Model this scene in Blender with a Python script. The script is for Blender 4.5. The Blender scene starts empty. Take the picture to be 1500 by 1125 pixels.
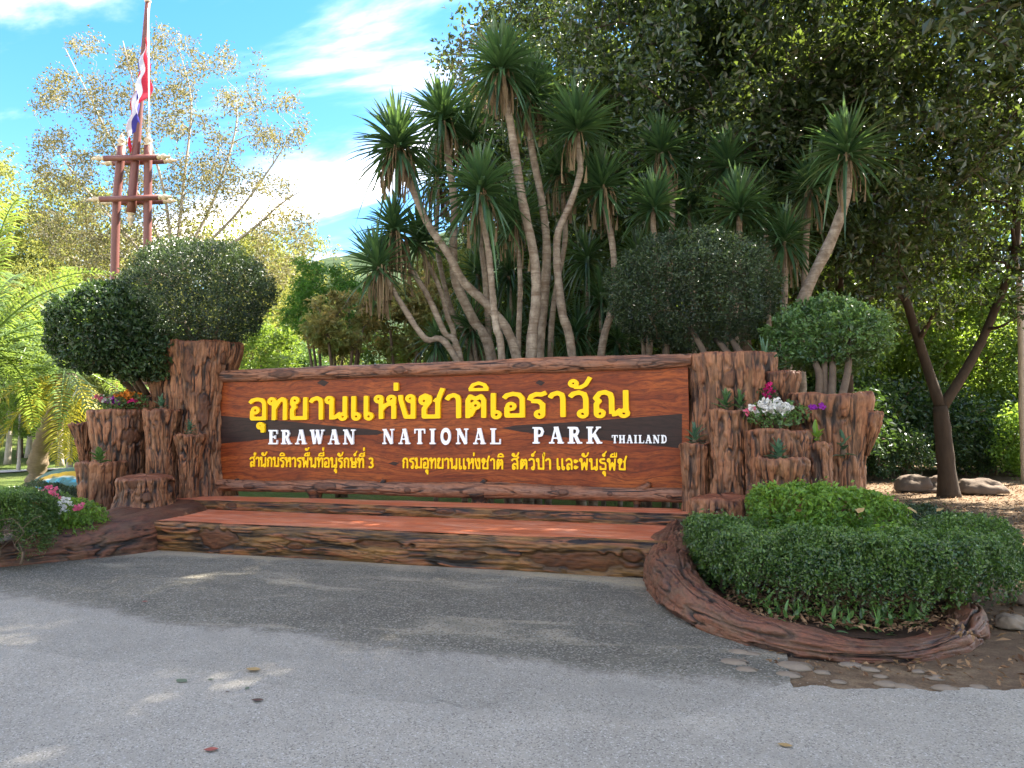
import bpy, math, random
import numpy as np
from mathutils import Matrix, Vector

random.seed(7)
RNG = np.random.default_rng(7)
SC = bpy.context.scene
COL = SC.collection

# ---------------------------------------------------------------- camera
FPX, YAW, PITCH, ROLL, EYE = 1083.0, -0.3212, 0.062, -0.0053, 1.6   # focal length in px of a 1500 px wide frame
RT = np.array([math.cos(YAW), -math.sin(YAW), 0.0])
FW0 = np.array([math.sin(YAW), math.cos(YAW), 0.0])
UPV = np.array([0, 0, 1.0])
FW = FW0 * math.cos(PITCH) + UPV * math.sin(PITCH)
UP = -FW0 * math.sin(PITCH) + UPV * math.cos(PITCH)
cam_data = bpy.data.cameras.new('camera')
cam = bpy.data.objects.new('camera', cam_data); COL.objects.link(cam)
cam_data.sensor_width = 36.0
cam_data.lens = FPX / 1500 * 36.0
cam_data.clip_start = 0.05
cam_data.clip_end = 6000
M = Matrix((RT, UP, -FW)).transposed().to_4x4()
cam.matrix_world = Matrix.Translation((0, 0, EYE)) @ M @ Matrix.Rotation(ROLL, 4, 'Z')
SC.camera = cam

def ray(x, y):
    a, b = x - 750, y - 562.5
    cr, sr = math.cos(-ROLL), math.sin(-ROLL)
    return RT * (a * cr - b * sr) / FPX + FW - UP * (a * sr + b * cr) / FPX
def gp(x, y, z=0.0):                      # where the line of sight meets height z
    d = ray(x, y); return np.array([0, 0, EYE]) + d * (z - EYE) / d[2]
def wp(x, y, D):                          # at distance D along the view
    return np.array([0, 0, EYE]) + ray(x, y) * D
def vp(x, y, v):                          # at sign-parallel plane v
    d = ray(x, y); return np.array([0, 0, EYE]) + d * v / d[1]

# ---------------------------------------------------------------- light
SUN_EL = math.radians(50)
sun_h = RT * 0.84 + FW0 * 0.54
sun_h = sun_h / np.linalg.norm(sun_h)
SUN = np.array([sun_h[0] * math.cos(SUN_EL), sun_h[1] * math.cos(SUN_EL), math.sin(SUN_EL)])
sl = bpy.data.lights.new('sun', 'SUN'); sl.energy = 2.3; sl.angle = math.radians(0.55); sl.color = (1.0, 0.93, 0.80)
so = bpy.data.objects.new('sun', sl); COL.objects.link(so)
so.rotation_euler = Vector(SUN).to_track_quat('Z', 'Y').to_euler(); so.location = (0, 0, 30)
W = bpy.data.worlds.new('World'); SC.world = W; W.use_nodes = True
wt = W.node_tree; wt.nodes.clear()
def wn(t, **k):
    n = wt.nodes.new(t)
    for a, b in k.items(): setattr(n, a, b)
    return n
w_out = wn('ShaderNodeOutputWorld'); w_bg = wn('ShaderNodeBackground')
w_sky = wn('ShaderNodeTexSky', sky_type='NISHITA', sun_disc=False, sun_elevation=SUN_EL,
           sun_rotation=math.atan2(SUN[0], SUN[1]), air_density=1.1, dust_density=0.35, ozone_density=2.2)
w_bg.inputs['Strength'].default_value = 0.125
# thin streaky clouds laid over the whole sky
tc = wn('ShaderNodeTexCoord'); sep = wn('ShaderNodeSeparateXYZ'); wt.links.new(tc.outputs['Generated'], sep.inputs[0])
def wm(op, a, b=None):
    n = wn('ShaderNodeMath', operation=op)
    for i, v in enumerate((a, b)):
        if v is None: continue
        if isinstance(v, (int, float)): n.inputs[i].default_value = v
        else: wt.links.new(v, n.inputs[i])
    return n.outputs[0]
zz = wm('ADD', wm('MAXIMUM', sep.outputs[2], 0.0), 0.22)
cx, cy = wm('DIVIDE', sep.outputs[0], zz), wm('DIVIDE', sep.outputs[1], zz)
comb = wn('ShaderNodeCombineXYZ'); wt.links.new(cx, comb.inputs[0]); wt.links.new(cy, comb.inputs[1])
mp = wn('ShaderNodeMapping'); mp.inputs['Rotation'].default_value = (0, 0, math.radians(CLOUD_ROT := 125)); mp.inputs['Scale'].default_value = (0.5, 1.2, 1)
mp.inputs['Location'].default_value = (0.55, 0.35, 0)
wt.links.new(comb.outputs[0], mp.inputs[0])
nz = wn('ShaderNodeTexNoise'); nz.inputs['Scale'].default_value = 1.9; nz.inputs['Detail'].default_value = 10; nz.inputs['Roughness'].default_value = 0.56; nz.inputs['Distortion'].default_value = 0.35
wt.links.new(mp.outputs[0], nz.inputs['Vector'])
rmp = wn('ShaderNodeValToRGB'); rmp.color_ramp.elements[0].position = 0.43; rmp.color_ramp.elements[1].position = 0.84
wt.links.new(nz.outputs[0], rmp.inputs[0])
mixc = wn('ShaderNodeMixRGB'); mixc.inputs[2].default_value = (16.5, 13.5, 9.9, 1)
hs = wn('ShaderNodeHueSaturation'); hs.inputs['Saturation'].default_value = 1.34; hs.inputs['Value'].default_value = 0.235
wt.links.new(w_sky.outputs[0], hs.inputs['Color'])
wt.links.new(hs.outputs[0], mixc.inputs[1]); wt.links.new(wm('POWER', rmp.outputs[0], 2.1), mixc.inputs[0])
wt.links.new(mixc.outputs[0], w_bg.inputs['Color']); wt.links.new(w_bg.outputs[0], w_out.inputs[0])
SC.view_settings.view_transform = 'Standard'; SC.view_settings.look = 'None'
SC.view_settings.exposure = 3.87; SC.view_settings.gamma = 1.0; SC.view_settings.use_curve_mapping = False
SC.cycles.max_bounces = 6; SC.cycles.diffuse_bounces = 4; SC.cycles.transmission_bounces = 4; SC.cycles.transparent_max_bounces = 4
SC.cycles.sample_clamp_indirect = 6.0; SC.cycles.caustics_reflective = False; SC.cycles.caustics_refractive = False

# ---------------------------------------------------------------- object helpers
def tag(o, label=None, cat=None, group=None, kind=None):
    if label: o['label'] = label
    if cat: o['category'] = cat
    if group: o['group'] = group
    if kind: o['kind'] = kind
    return o
def empty(name, loc, label, cat, group=None, rz=0.0):
    o = bpy.data.objects.new(name, None); COL.objects.link(o); o.location = [float(v) for v in loc]; o.rotation_euler.z = rz
    o.empty_display_size = 0.2
    return tag(o, label, cat, group)
def link(name, me, mat=None, parent=None, loc=None, kind=None):
    """World-space mesh under a parent whose transform is undone, unless loc is given (local mesh)."""
    if mat is not None and not me.materials: me.materials.append(mat)
    o = bpy.data.objects.new(name, me); COL.objects.link(o)
    if parent is not None:
        o.parent = parent
        if loc is None:
            o.matrix_parent_inverse = (Matrix.Translation(parent.location) @ Matrix.Rotation(parent.rotation_euler.z, 4, 'Z')).inverted()
        else: o.location = loc
    elif loc is not None: o.location = loc
    if kind: o['kind'] = kind
    return o
def mesh_np(name, V, Fa, smooth=True, attrs=None):
    """V (n,3); Fa (m,k) with k = 3 or 4, or a list of such arrays."""
    V = np.asarray(V, dtype=np.float32)
    Fs = Fa if isinstance(Fa, list) else [Fa]
    Fs = [np.asarray(f, dtype=np.int32) for f in Fs if len(f)]
    me = bpy.data.meshes.new(name)
    me.vertices.add(len(V)); me.vertices.foreach_set('co', V.ravel())
    nl = sum(f.size for f in Fs); npoly = sum(len(f) for f in Fs)
    me.loops.add(nl); me.loops.foreach_set('vertex_index', np.concatenate([f.ravel() for f in Fs]))
    me.polygons.add(npoly)
    tot = np.concatenate([np.full(len(f), f.shape[1], dtype=np.int32) for f in Fs])
    start = np.concatenate([[0], np.cumsum(tot)[:-1]]).astype(np.int32)
    me.polygons.foreach_set('loop_start', start); me.polygons.foreach_set('loop_total', tot)
    me.polygons.foreach_set('use_smooth', np.full(npoly, smooth, dtype=bool))
    if attrs:
        for k, a in attrs.items():
            at = me.attributes.new(k, 'FLOAT', 'POINT'); at.data.foreach_set('value', np.asarray(a, dtype=np.float32).ravel())
    me.update(calc_edges=True)
    return me
class MB:
    """collects simple pieces into one mesh"""
    def __init__(s): s.V = []; s.F3 = []; s.F4 = []; s.n = 0; s.A = []
    def add(s, V, F, a=0.0):
        V = np.asarray(V, float); F = np.asarray(F)
        (s.F3 if F.shape[1] == 3 else s.F4).append(F + s.n); s.V.append(V); s.n += len(V)
        s.A.append(np.full(len(V), a) if np.isscalar(a) else np.asarray(a))
    def box(s, x0, x1, y0, y1, z0, z1):
        V = [(x, y, z) for z in (z0, z1) for y in (y0, y1) for x in (x0, x1)]
        s.add(V, [(0, 2, 3, 1), (4, 5, 7, 6), (0, 1, 5, 4), (2, 6, 7, 3), (0, 4, 6, 2), (1, 3, 7, 5)])
    def tube(s, path, rad, n=7, cap=True):
        P = np.asarray(path, float); R = np.broadcast_to(np.asarray(rad, float), (len(P),))
        T, A, B = frames(P)
        an = np.linspace(0, 2 * math.pi, n, endpoint=False)
        V = (P[:, None, :] + R[:, None, None] * (np.cos(an)[None, :, None] * A[:, None, :] + np.sin(an)[None, :, None] * B[:, None, :])).reshape(-1, 3)
        s.add(V, gridfaces(len(P), n, True), np.repeat(np.linspace(0, 1, len(P)), n))
        if cap:
            base = s.n - len(V)
            k = s.n; s.V.append(P[[0, -1]]); s.n += 2; s.A.append(np.zeros(2))
            i = np.arange(n); j = (i + 1) % n; L = base + (len(P) - 1) * n
            s.F3.append(np.stack([np.full(n, k), base + j, base + i], 1)); s.F3.append(np.stack([np.full(n, k + 1), L + i, L + j], 1))
    def lathe(s, c, prof, n=16, axis=(0, 0, 1)):
        ax = np.asarray(axis, float); ax /= np.linalg.norm(ax)
        t = np.array([1, 0, 0]) if abs(ax[0]) < 0.9 else np.array([0, 1, 0]); A = np.cross(ax, t); A /= np.linalg.norm(A); B = np.cross(ax, A)
        an = np.linspace(0, 2 * math.pi, n, endpoint=False)
        ring = np.cos(an)[:, None] * A + np.sin(an)[:, None] * B
        V = np.concatenate([np.asarray(c) + ax * h + ring * max(r, 1e-4) for r, h in prof])
        s.add(V, gridfaces(len(prof), n, True))
    def mesh(s, name, smooth=True):
        Fs = []
        if s.F3: Fs.append(np.concatenate(s.F3))
        if s.F4: Fs.append(np.concatenate(s.F4))
        return mesh_np(name, np.concatenate(s.V), Fs, smooth, {'along': np.concatenate(s.A)})
    def build(s, name, mat, parent=None, smooth=True, loc=None, kind=None):
        return link(name, s.mesh(name, smooth), mat, parent, loc, kind)
def gridfaces(nu, nv, wrap=False):
    i = np.arange(nu - 1)[:, None]; j = np.arange(nv if wrap else nv - 1)[None, :]
    j2 = (j + 1) % nv
    a = i * nv + j; b = i * nv + j2; c = (i + 1) * nv + j2; d = (i + 1) * nv + j
    return np.stack([a, b, c, d], -1).reshape(-1, 4)
def frames(P):
    T = np.gradient(P, axis=0); T /= np.linalg.norm(T, axis=1)[:, None] + 1e-9
    A = np.zeros_like(P); t = np.array([0, 0, 1.0]) if abs(T[0][2]) < 0.8 else np.array([1.0, 0, 0])
    a = np.cross(T[0], t); a /= np.linalg.norm(a)
    for i in range(len(P)):
        a = a - T[i] * (a @ T[i]); a /= np.linalg.norm(a) + 1e-9; A[i] = a
    return T, A, np.cross(T, A)
def spline(pts, n):
    P = np.asarray(pts, float); k = len(P)
    if k == 2: t = np.linspace(0, 1, n)[:, None]; return P[0] * (1 - t) + P[1] * t
    Q = np.vstack([2 * P[0] - P[1], P, 2 * P[-1] - P[-2]])
    out = []
    for t in np.linspace(0, k - 1 - 1e-6, n):
        i = int(t); f = t - i; p0, p1, p2, p3 = Q[i:i + 4]
        out.append(0.5 * (2 * p1 + (p2 - p0) * f + (2 * p0 - 5 * p1 + 4 * p2 - p3) * f * f + (3 * p1 - p0 - 3 * p2 + p3) * f ** 3))
    return np.array(out)

# ---------------------------------------------------------------- noise
def _h(i, j, k, s):
    x = (i * 374761393 + j * 668265263 + k * 2147483647 + s * 974634777) & 0xffffffff
    x = ((x ^ (x >> 13)) * 1274126177) & 0xffffffff
    x = ((x ^ (x >> 16)) * 2246822519) & 0xffffffff
    return (x ^ (x >> 15)) / 4294967295.0 * 2 - 1
def noise(P, seed=0):
    P = np.asarray(P, float); I = np.floor(P).astype(np.int64); f = P - I; f = f * f * f * (f * (f * 6 - 15) + 10)
    r = 0
    for a in (0, 1):
        wa = f[..., 0] if a else 1 - f[..., 0]
        for b in (0, 1):
            wb = f[..., 1] if b else 1 - f[..., 1]
            for c in (0, 1):
                wc = f[..., 2] if c else 1 - f[..., 2]
                r = r + wa * wb * wc * _h(I[..., 0] + a, I[..., 1] + b, I[..., 2] + c, seed)
    return r
def fbm(P, seed=0, oct=3):
    r = 0; a = 0.5; q = np.asarray(P, float)
    for o in range(oct): r = r + a * noise(q, seed + o * 17); a *= 0.5; q = q * 2.03 + 5.1
    return r
def sstep(a, b, x): t = np.clip((x - a) / (b - a), 0, 1); return t * t * (3 - 2 * t)

# carved cement bark: long grooves along the grain; knots = [(s, t, rs, rt, depth)] on surface coordinates
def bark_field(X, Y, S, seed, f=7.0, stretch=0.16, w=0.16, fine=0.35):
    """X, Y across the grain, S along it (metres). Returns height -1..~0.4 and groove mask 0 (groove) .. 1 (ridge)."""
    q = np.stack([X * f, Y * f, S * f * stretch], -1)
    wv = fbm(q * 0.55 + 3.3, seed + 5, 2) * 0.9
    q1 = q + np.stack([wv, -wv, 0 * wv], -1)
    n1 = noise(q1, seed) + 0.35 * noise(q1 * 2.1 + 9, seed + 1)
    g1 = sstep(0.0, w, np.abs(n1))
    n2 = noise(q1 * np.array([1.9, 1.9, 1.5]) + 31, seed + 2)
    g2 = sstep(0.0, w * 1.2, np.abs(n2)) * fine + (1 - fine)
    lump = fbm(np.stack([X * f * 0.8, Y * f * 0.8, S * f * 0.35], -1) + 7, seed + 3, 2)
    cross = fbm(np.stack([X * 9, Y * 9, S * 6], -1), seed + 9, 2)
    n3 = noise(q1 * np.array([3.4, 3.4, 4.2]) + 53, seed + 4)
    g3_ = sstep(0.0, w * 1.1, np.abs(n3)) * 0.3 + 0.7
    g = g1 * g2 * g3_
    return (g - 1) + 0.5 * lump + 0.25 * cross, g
def knot_field(H, G, S, T, knots):
    K = np.zeros_like(H)
    for (s, t, rs, rt, dep) in knots:
        d = np.sqrt(((S - s) / rs) ** 2 + ((T - t) / rt) ** 2 + 1e-9) + 0.28 * noise(np.stack([S * 11, T * 16, 0 * S], -1), 79)
        m = 1 - sstep(0.9, 1.25, d)
        ringv = np.exp(-((d - 1.05) / 0.16) ** 2); lip = np.exp(-((d - 1.45) / 0.22) ** 2)
        ripple = 0.10 * np.cos(d * 9 + 5 * noise(np.stack([S * 9, T * 9, 0 * S], -1), 77)) + 0.25 * noise(np.stack([S * 14, T * 40, 0 * S], -1), 78)
        H = H * (1 - m) + m * (dep + ripple * 0.5); H = H - ringv * 0.5 + lip * 0.3
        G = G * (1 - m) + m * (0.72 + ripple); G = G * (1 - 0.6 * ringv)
        K = np.maximum(K, m)
    return H, np.clip(G, 0, 1), K
def angdist(a, b): return (a - b + math.pi) % (2 * math.pi) - math.pi

def bark_lathe(name, mat, c, prof, parent, seed, amp=0.04, res=0.014, lobes=(), knots=(), f=7.0, lean=(0, 0), n=None, squash=1.0, w=0.30):
    """prof: (r, z, bark 0..1) from the bottom outside, over the rim, into the middle."""
    prof = np.array(prof, float)
    seg = np.hypot(np.diff(prof[:, 0]), np.diff(prof[:, 1])); L = np.concatenate([[0], np.cumsum(seg)])
    m = max(6, int(L[-1] / res)); t = np.linspace(0, L[-1], m)
    r = np.interp(t, L, prof[:, 0]); z = np.interp(t, L, prof[:, 1]); bk = np.interp(t, L, prof[:, 2])
    k = np.array([.25, .5, .25])
    for _ in range(3):
        for a in (r, z): a[1:-1] = np.convolve(a, k, 'valid')
    rmax = prof[:, 0].max(); n = n or int(2 * math.pi * rmax / res); n = max(24, min(n, 300))
    an = np.linspace(-math.pi, math.pi, n, endpoint=False)
    mult = np.ones((m, n))
    zz = z[:, None]
    for (a0, wd, am, z0, z1) in lobes:
        mult += am * np.exp(-(angdist(an[None, :], a0) / wd) ** 2) * sstep(z0, z1, zz)
    mult += 0.05 * noise(np.stack([np.cos(an)[None, :] * 1.6 + 0 * zz, np.sin(an)[None, :] * 1.6 + 0 * zz, zz * 0.9 + 0 * an[None, :]], -1), seed + 40)
    R = r[:, None] * mult
    ca, sa = np.cos(an)[None, :], np.sin(an)[None, :]
    bx, by = ca * np.maximum(rmax, .2), sa * np.maximum(rmax, .2)
    S = np.broadcast_to(t[:, None], (m, n))
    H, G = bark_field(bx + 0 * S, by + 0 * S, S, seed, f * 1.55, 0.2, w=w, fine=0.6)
    kn = [(s, a, rs, rt / rmax, d) for (s, a, rs, rt, d) in knots]
    Kf = np.zeros_like(H)
    for (s, a, rs, ra, d) in kn:
        H, G, K1 = knot_field(H, G, zz + 0 * S, angdist(an[None, :] + 0 * S, a), [(s, 0.0, rs, ra, d)])
        Kf = np.maximum(Kf, K1)
    B = bk[:, None]
    dr = np.gradient(r); dz = np.gradient(z); nn = np.hypot(dr, dz) + 1e-9
    nr, nzv = (dz / nn)[:, None], (-dr / nn)[:, None]
    D = H * amp * B + (1 - B) * 0.006 * fbm(np.stack([R * ca * 6, R * sa * 6, zz + 0 * S], -1), seed + 60, 2)
    top = sstep(0.82, 1.0, (zz - z.min()) / max(1e-6, z.max() - z.min()))
    rr = R + D * nr; zf = zz + D * nzv + top * (0.022 * noise(np.stack([ca * 2.2 + 0 * S, sa * 2.2 + 0 * S, 0 * S], -1), seed + 90) + 0.008 * noise(np.stack([ca * 7 + 0 * S, sa * 7 + 0 * S, 0 * S], -1), seed + 91))
    rr = np.maximum(rr, 0.002)
    hh = (zz - z.min())
    X = c[0] + rr * ca + lean[0] * hh; Y = c[1] + rr * sa * squash + lean[1] * hh
    V = np.stack([X, Y, c[2] + zf + 0 * S], -1).reshape(-1, 3)
    G2 = (G * B + (1 - B) * (0.75 + 0.25 * np.cos(R * 90 + 3 * noise(np.stack([R * ca * 4, R * sa * 4, 0 * R], -1), seed)))).reshape(-1)
    me = mesh_np(name, V, gridfaces(m, n, True), True, {'groove': G2, 'knot': Kf.reshape(-1), 'cut': (1 - B + 0 * S).reshape(-1)})
    return link(name, me, mat, parent)

def bark_sweep(name, mat, path, half_w, half_h, parent, seed, amp=0.018, res=0.016, power=2.0, knots=(), f=9.0, cut_ends=True, keep=None, w=0.16, flat_bottom=False, top_smooth=0.0, stretch=0.16):
    """a log or kerb: rounded cross-section swept along path; knots (s, angle, rs, rt, depth)"""
    n0 = max(4, len(path))
    P = spline(path, 400); Ls = np.concatenate([[0], np.cumsum(np.linalg.norm(np.diff(P, axis=0), axis=1))])
    m = int(Ls[-1] / res); s = np.linspace(0, Ls[-1], m)
    P = np.stack([np.interp(s, Ls, P[:, i]) for i in range(3)], 1)
    tt = np.linspace(0, 1, n0)
    # half sizes are given per control point
    fr = np.interp(s, Ls, np.linspace(0, len(path) - 1, 400))
    hw = np.interp(fr, np.arange(len(half_w)), half_w) if len(half_w) > 1 else np.full(m, half_w[0])
    hh = np.interp(fr, np.arange(len(half_h)), half_h) if len(half_h) > 1 else np.full(m, half_h[0])
    T = np.gradient(P, axis=0); T /= np.linalg.norm(T, axis=1)[:, None]
    A = np.cross(T, UPV); A /= np.linalg.norm(A, axis=1)[:, None]; Bv = np.cross(A, T)
    n = int(2 * math.pi * max(np.max(hw), np.max(hh)) / res); n = max(20, min(n, 160))
    an = np.linspace(-math.pi, math.pi, n, endpoint=False)
    ca, sa = np.cos(an), np.sin(an)
    rad = (np.abs(ca) ** power + np.abs(sa) ** power) ** (-1 / power)
    X = hw[:, None] * (rad * ca)[None, :]; Y = hh[:, None] * (rad * sa)[None, :]
    if flat_bottom: pass
    S = np.broadcast_to(s[:, None], (m, n))
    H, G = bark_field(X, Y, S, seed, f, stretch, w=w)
    K = np.zeros_like(H); rm = float(np.mean(np.maximum(hw, hh)))
    for (ks, a, rs, rt, d) in knots:
        H, G, K1 = knot_field(H, G, S, angdist(an[None, :] + 0 * S, a) * rm, [(ks, 0.0, rs, rt, d)]); K = np.maximum(K, K1)
    if top_smooth:
        ts = sstep(0.55, 0.85, (rad * sa))[None, :] * top_smooth
        H = H * (1 - ts) + ts * 0.1; G = G * (1 - ts) + ts * (0.75 + 0.2 * noise(np.stack([X * 20, Y * 5, S * 2], -1), seed))
    nx = np.sign(ca) * np.abs(rad * ca) ** (power - 1) / hw[:, None]; ny = np.sign(sa) * np.abs(rad * sa) ** (power - 1) / hh[:, None]
    q = np.hypot(nx, ny); nx, ny = nx / q, ny / q
    low = 0.6 * amp * noise(np.stack([X * 3, Y * 3, S * 1.6], -1), seed + 8) * 2
    X = X + (H * amp + low) * nx; Y = Y + (H * amp + low) * ny
    V = P[:, None, :] + X[..., None] * A[:, None, :] + Y[..., None] * Bv[:, None, :]
    V = V.reshape(-1, 3); N0 = len(V)
    caps = []; i = np.arange(n); j = (i + 1) % n
    V = np.vstack([V, P[0] - T[0] * 0.01, P[-1] + T[-1] * 0.01])
    caps = np.concatenate([np.stack([np.full(n, N0), i, j], 1), np.stack([np.full(n, N0 + 1), (m - 1) * n + j, (m - 1) * n + i], 1)])
    me = mesh_np(name, V, [caps, gridfaces(m, n, True)[:, ::-1]], True,
                 {'groove': np.append(G.reshape(-1), [.6, .6]), 'knot': np.append(K.reshape(-1), [0, 0]), 'cut': np.zeros(len(V))})
    return link(name, me, mat, parent)

# ---------------------------------------------------------------- materials
def newmat(name):
    m = bpy.data.materials.new(name); m.use_nodes = True; nt = m.node_tree; nt.nodes.clear()
    out = nt.nodes.new('ShaderNodeOutputMaterial'); b = nt.nodes.new('ShaderNodeBsdfPrincipled'); nt.links.new(b.outputs[0], out.inputs[0])
    return m, nt, b, out
class N:
    def __init__(s, nt): s.nt = nt
    def node(s, t, **k):
        n = s.nt.nodes.new(t)
        for a, b in k.items(): setattr(n, a, b)
        return n
    def put(s, v, inp):
        if isinstance(v, bpy.types.NodeSocket): s.nt.links.new(v, inp)
        else: inp.default_value = v
    def math(s, op, a, b=0.0, c=None, clamp=False):
        n = s.node('ShaderNodeMath', operation=op, use_clamp=clamp); s.put(a, n.inputs[0]); s.put(b, n.inputs[1])
        if c is not None: s.put(c, n.inputs[2])
        return n.outputs[0]
    def obj(s): return s.node('ShaderNodeTexCoord').outputs['Object']
    def attr(s, k): return s.node('ShaderNodeAttribute', attribute_name=k).outputs['Fac']
    def map(s, v, scale=(1, 1, 1), loc=(0, 0, 0), rot=(0, 0, 0)):
        n = s.node('ShaderNodeMapping'); s.put(v, n.inputs[0]); n.inputs['Scale'].default_value = scale; n.inputs['Location'].default_value = loc; n.inputs['Rotation'].default_value = rot
        return n.outputs[0]
    def noise(s, v, scale=5, detail=4, rough=0.55, dist=0.0):
        n = s.node('ShaderNodeTexNoise'); s.put(v, n.inputs['Vector']); n.inputs['Scale'].default_value = scale; n.inputs['Detail'].default_value = detail
        n.inputs['Roughness'].default_value = rough; n.inputs['Distortion'].default_value = dist
        return n.outputs[0]
    def vor(s, v, scale=5, feature='F1', out='Distance', rnd=1.0):
        n = s.node('ShaderNodeTexVoronoi', feature=feature); s.put(v, n.inputs['Vector']); n.inputs['Scale'].default_value = scale; n.inputs['Randomness'].default_value = rnd
        return n.outputs[out]
    def ramp(s, f, stops, interp='LINEAR'):
        n = s.node('ShaderNodeValToRGB'); s.put(f, n.inputs[0]); cr = n.color_ramp; cr.interpolation = interp
        while len(cr.elements) < len(stops): cr.elements.new(0.5)
        for e, (p, c) in zip(cr.elements, stops): e.position = p; e.color = (*c, 1) if len(c) == 3 else c
        return n.outputs[0]
    def mix(s, f, a, b, mode='MIX'):
        n = s.node('ShaderNodeMixRGB', blend_type=mode); s.put(f, n.inputs[0])
        for v, i in ((a, n.inputs[1]), (b, n.inputs[2])): s.put((*v, 1) if isinstance(v, tuple) and len(v) == 3 else v, i)
        return n.outputs[0]
    def bump(s, h, strength=0.5, dist=0.01, normal=None):
        n = s.node('ShaderNodeBump'); s.put(h, n.inputs['Height']); n.inputs['Strength'].default_value = strength; n.inputs['Distance'].default_value = dist
        if normal is not None: s.put(normal, n.inputs['Normal'])
        return n.outputs[0]
def g3(v): return (v, v, v)
def bark_mat(name, deep, mid, high, alt, cut, stretch=(1, 1, 0.15), rough=0.42, stain=(0.05, 0.022, 0.014), coat=0.0, freq=1.0):
    m, nt, b, out = newmat(name); n = N(nt); v = n.obj()
    g = n.attr('groove'); vs = n.map(v, tuple(x * freq for x in stretch))
    nf = n.noise(vs, 60, 5, 0.65); nm = n.noise(vs, 12, 4, 0.6, 0.4); nl = n.noise(v, 2.6, 4, 0.6)
    base = n.ramp(g, [(0.0, deep), (0.38, tuple(x * 1.5 for x in deep)), (0.62, mid), (0.98, high)])  # dark paint in the grooves, deepened to put crevice shade into the colour
    base = n.mix(n.ramp(nm, [(0.42, g3(0)), (0.66, g3(1))]), base, n.mix(0.75, base, alt))
    base = n.mix(n.ramp(nl, [(0.46, g3(0)), (0.70, g3(0.85))]), base, n.mix(0.6, base, stain))
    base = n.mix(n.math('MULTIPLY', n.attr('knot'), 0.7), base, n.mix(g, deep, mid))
    base = n.mix(n.attr('cut'), base, n.mix(nf, cut, tuple(c * 0.6 for c in cut)))
    base = n.mix(n.ramp(nf, [(0.3, g3(0.55)), (0.62, g3(0))]), base, n.mix(0.7, base, deep))
    n.put(base, b.inputs['Base Color'])
    n.put(n.math('ADD', n.math('MULTIPLY', nm, 0.25), rough), b.inputs['Roughness'])
    b.inputs['Specular IOR Level'].default_value = 0.28
    b.inputs['Coat Weight'].default_value = coat; b.inputs['Coat Roughness'].default_value = 0.25
    h = n.math('ADD', n.math('MULTIPLY', nf, 0.5), n.math('MULTIPLY', n.noise(vs, 24, 3), 0.8))
    n.put(n.bump(h, 0.8, 0.014), b.inputs['Normal'])
    return m
def leaf_mat(name, dark, light, trans, tw=0.38, rough=0.42, spec=0.4, patch=None):
    m, nt, b, out = newmat(name); n = N(nt)
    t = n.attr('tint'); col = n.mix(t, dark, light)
    if patch: col = n.mix(n.ramp(n.noise(n.obj(), patch[0], 2), [(0.45, g3(0)), (0.62, g3(1))]), col, n.mix(t, patch[1], patch[2]))
    n.put(col, b.inputs['Base Color']); b.inputs['Roughness'].default_value = rough; b.inputs['Specular IOR Level'].default_value = spec
    tr = n.node('ShaderNodeBsdfTranslucent'); n.put(n.mix(t, tuple(c * 0.7 for c in trans), trans), tr.inputs['Color'])
    mx = n.node('ShaderNodeMixShader'); mx.inputs[0].default_value = tw
    nt.links.new(b.outputs[0], mx.inputs[1]); nt.links.new(tr.outputs[0], mx.inputs[2]); nt.links.new(mx.outputs[0], out.inputs[0])
    return m
def plain(name, col, rough=0.5, spec=0.4, var=0.15, scale=8, bump=0.0, stretch=(1, 1, 1), metallic=0.0):
    m, nt, b, out = newmat(name); n = N(nt); v = n.map(n.obj(), stretch)
    f = n.noise(v, scale, 5, 0.6)
    n.put(n.mix(f, tuple(c * (1 - var) for c in col), tuple(min(1, c * (1 + var)) for c in col)), b.inputs['Base Color'])
    b.inputs['Roughness'].default_value = rough; b.inputs['Specular IOR Level'].default_value = spec; b.inputs['Metallic'].default_value = metallic
    if bump: n.put(n.bump(n.noise(v, scale * 4, 4), bump, 0.01), b.inputs['Normal'])
    return m

MAT = {}
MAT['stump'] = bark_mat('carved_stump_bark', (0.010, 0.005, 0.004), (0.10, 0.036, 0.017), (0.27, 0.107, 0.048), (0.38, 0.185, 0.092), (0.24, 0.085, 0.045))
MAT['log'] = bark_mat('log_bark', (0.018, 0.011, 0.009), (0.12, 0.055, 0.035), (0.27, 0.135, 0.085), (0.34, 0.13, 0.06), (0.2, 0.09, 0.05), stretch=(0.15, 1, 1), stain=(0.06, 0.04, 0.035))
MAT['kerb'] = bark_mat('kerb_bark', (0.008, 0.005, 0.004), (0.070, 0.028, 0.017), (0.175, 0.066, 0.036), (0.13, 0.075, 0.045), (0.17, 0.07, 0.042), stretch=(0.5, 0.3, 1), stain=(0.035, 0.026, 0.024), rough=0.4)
MAT['front'] = bark_mat('bench_front_bark', (0.010, 0.006, 0.004), (0.115, 0.040, 0.018), (0.26, 0.095, 0.042), (0.30, 0.15, 0.045), (0.2, 0.09, 0.05), stretch=(0.12, 1, 1), stain=(0.03, 0.026, 0.026), rough=0.38)

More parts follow.
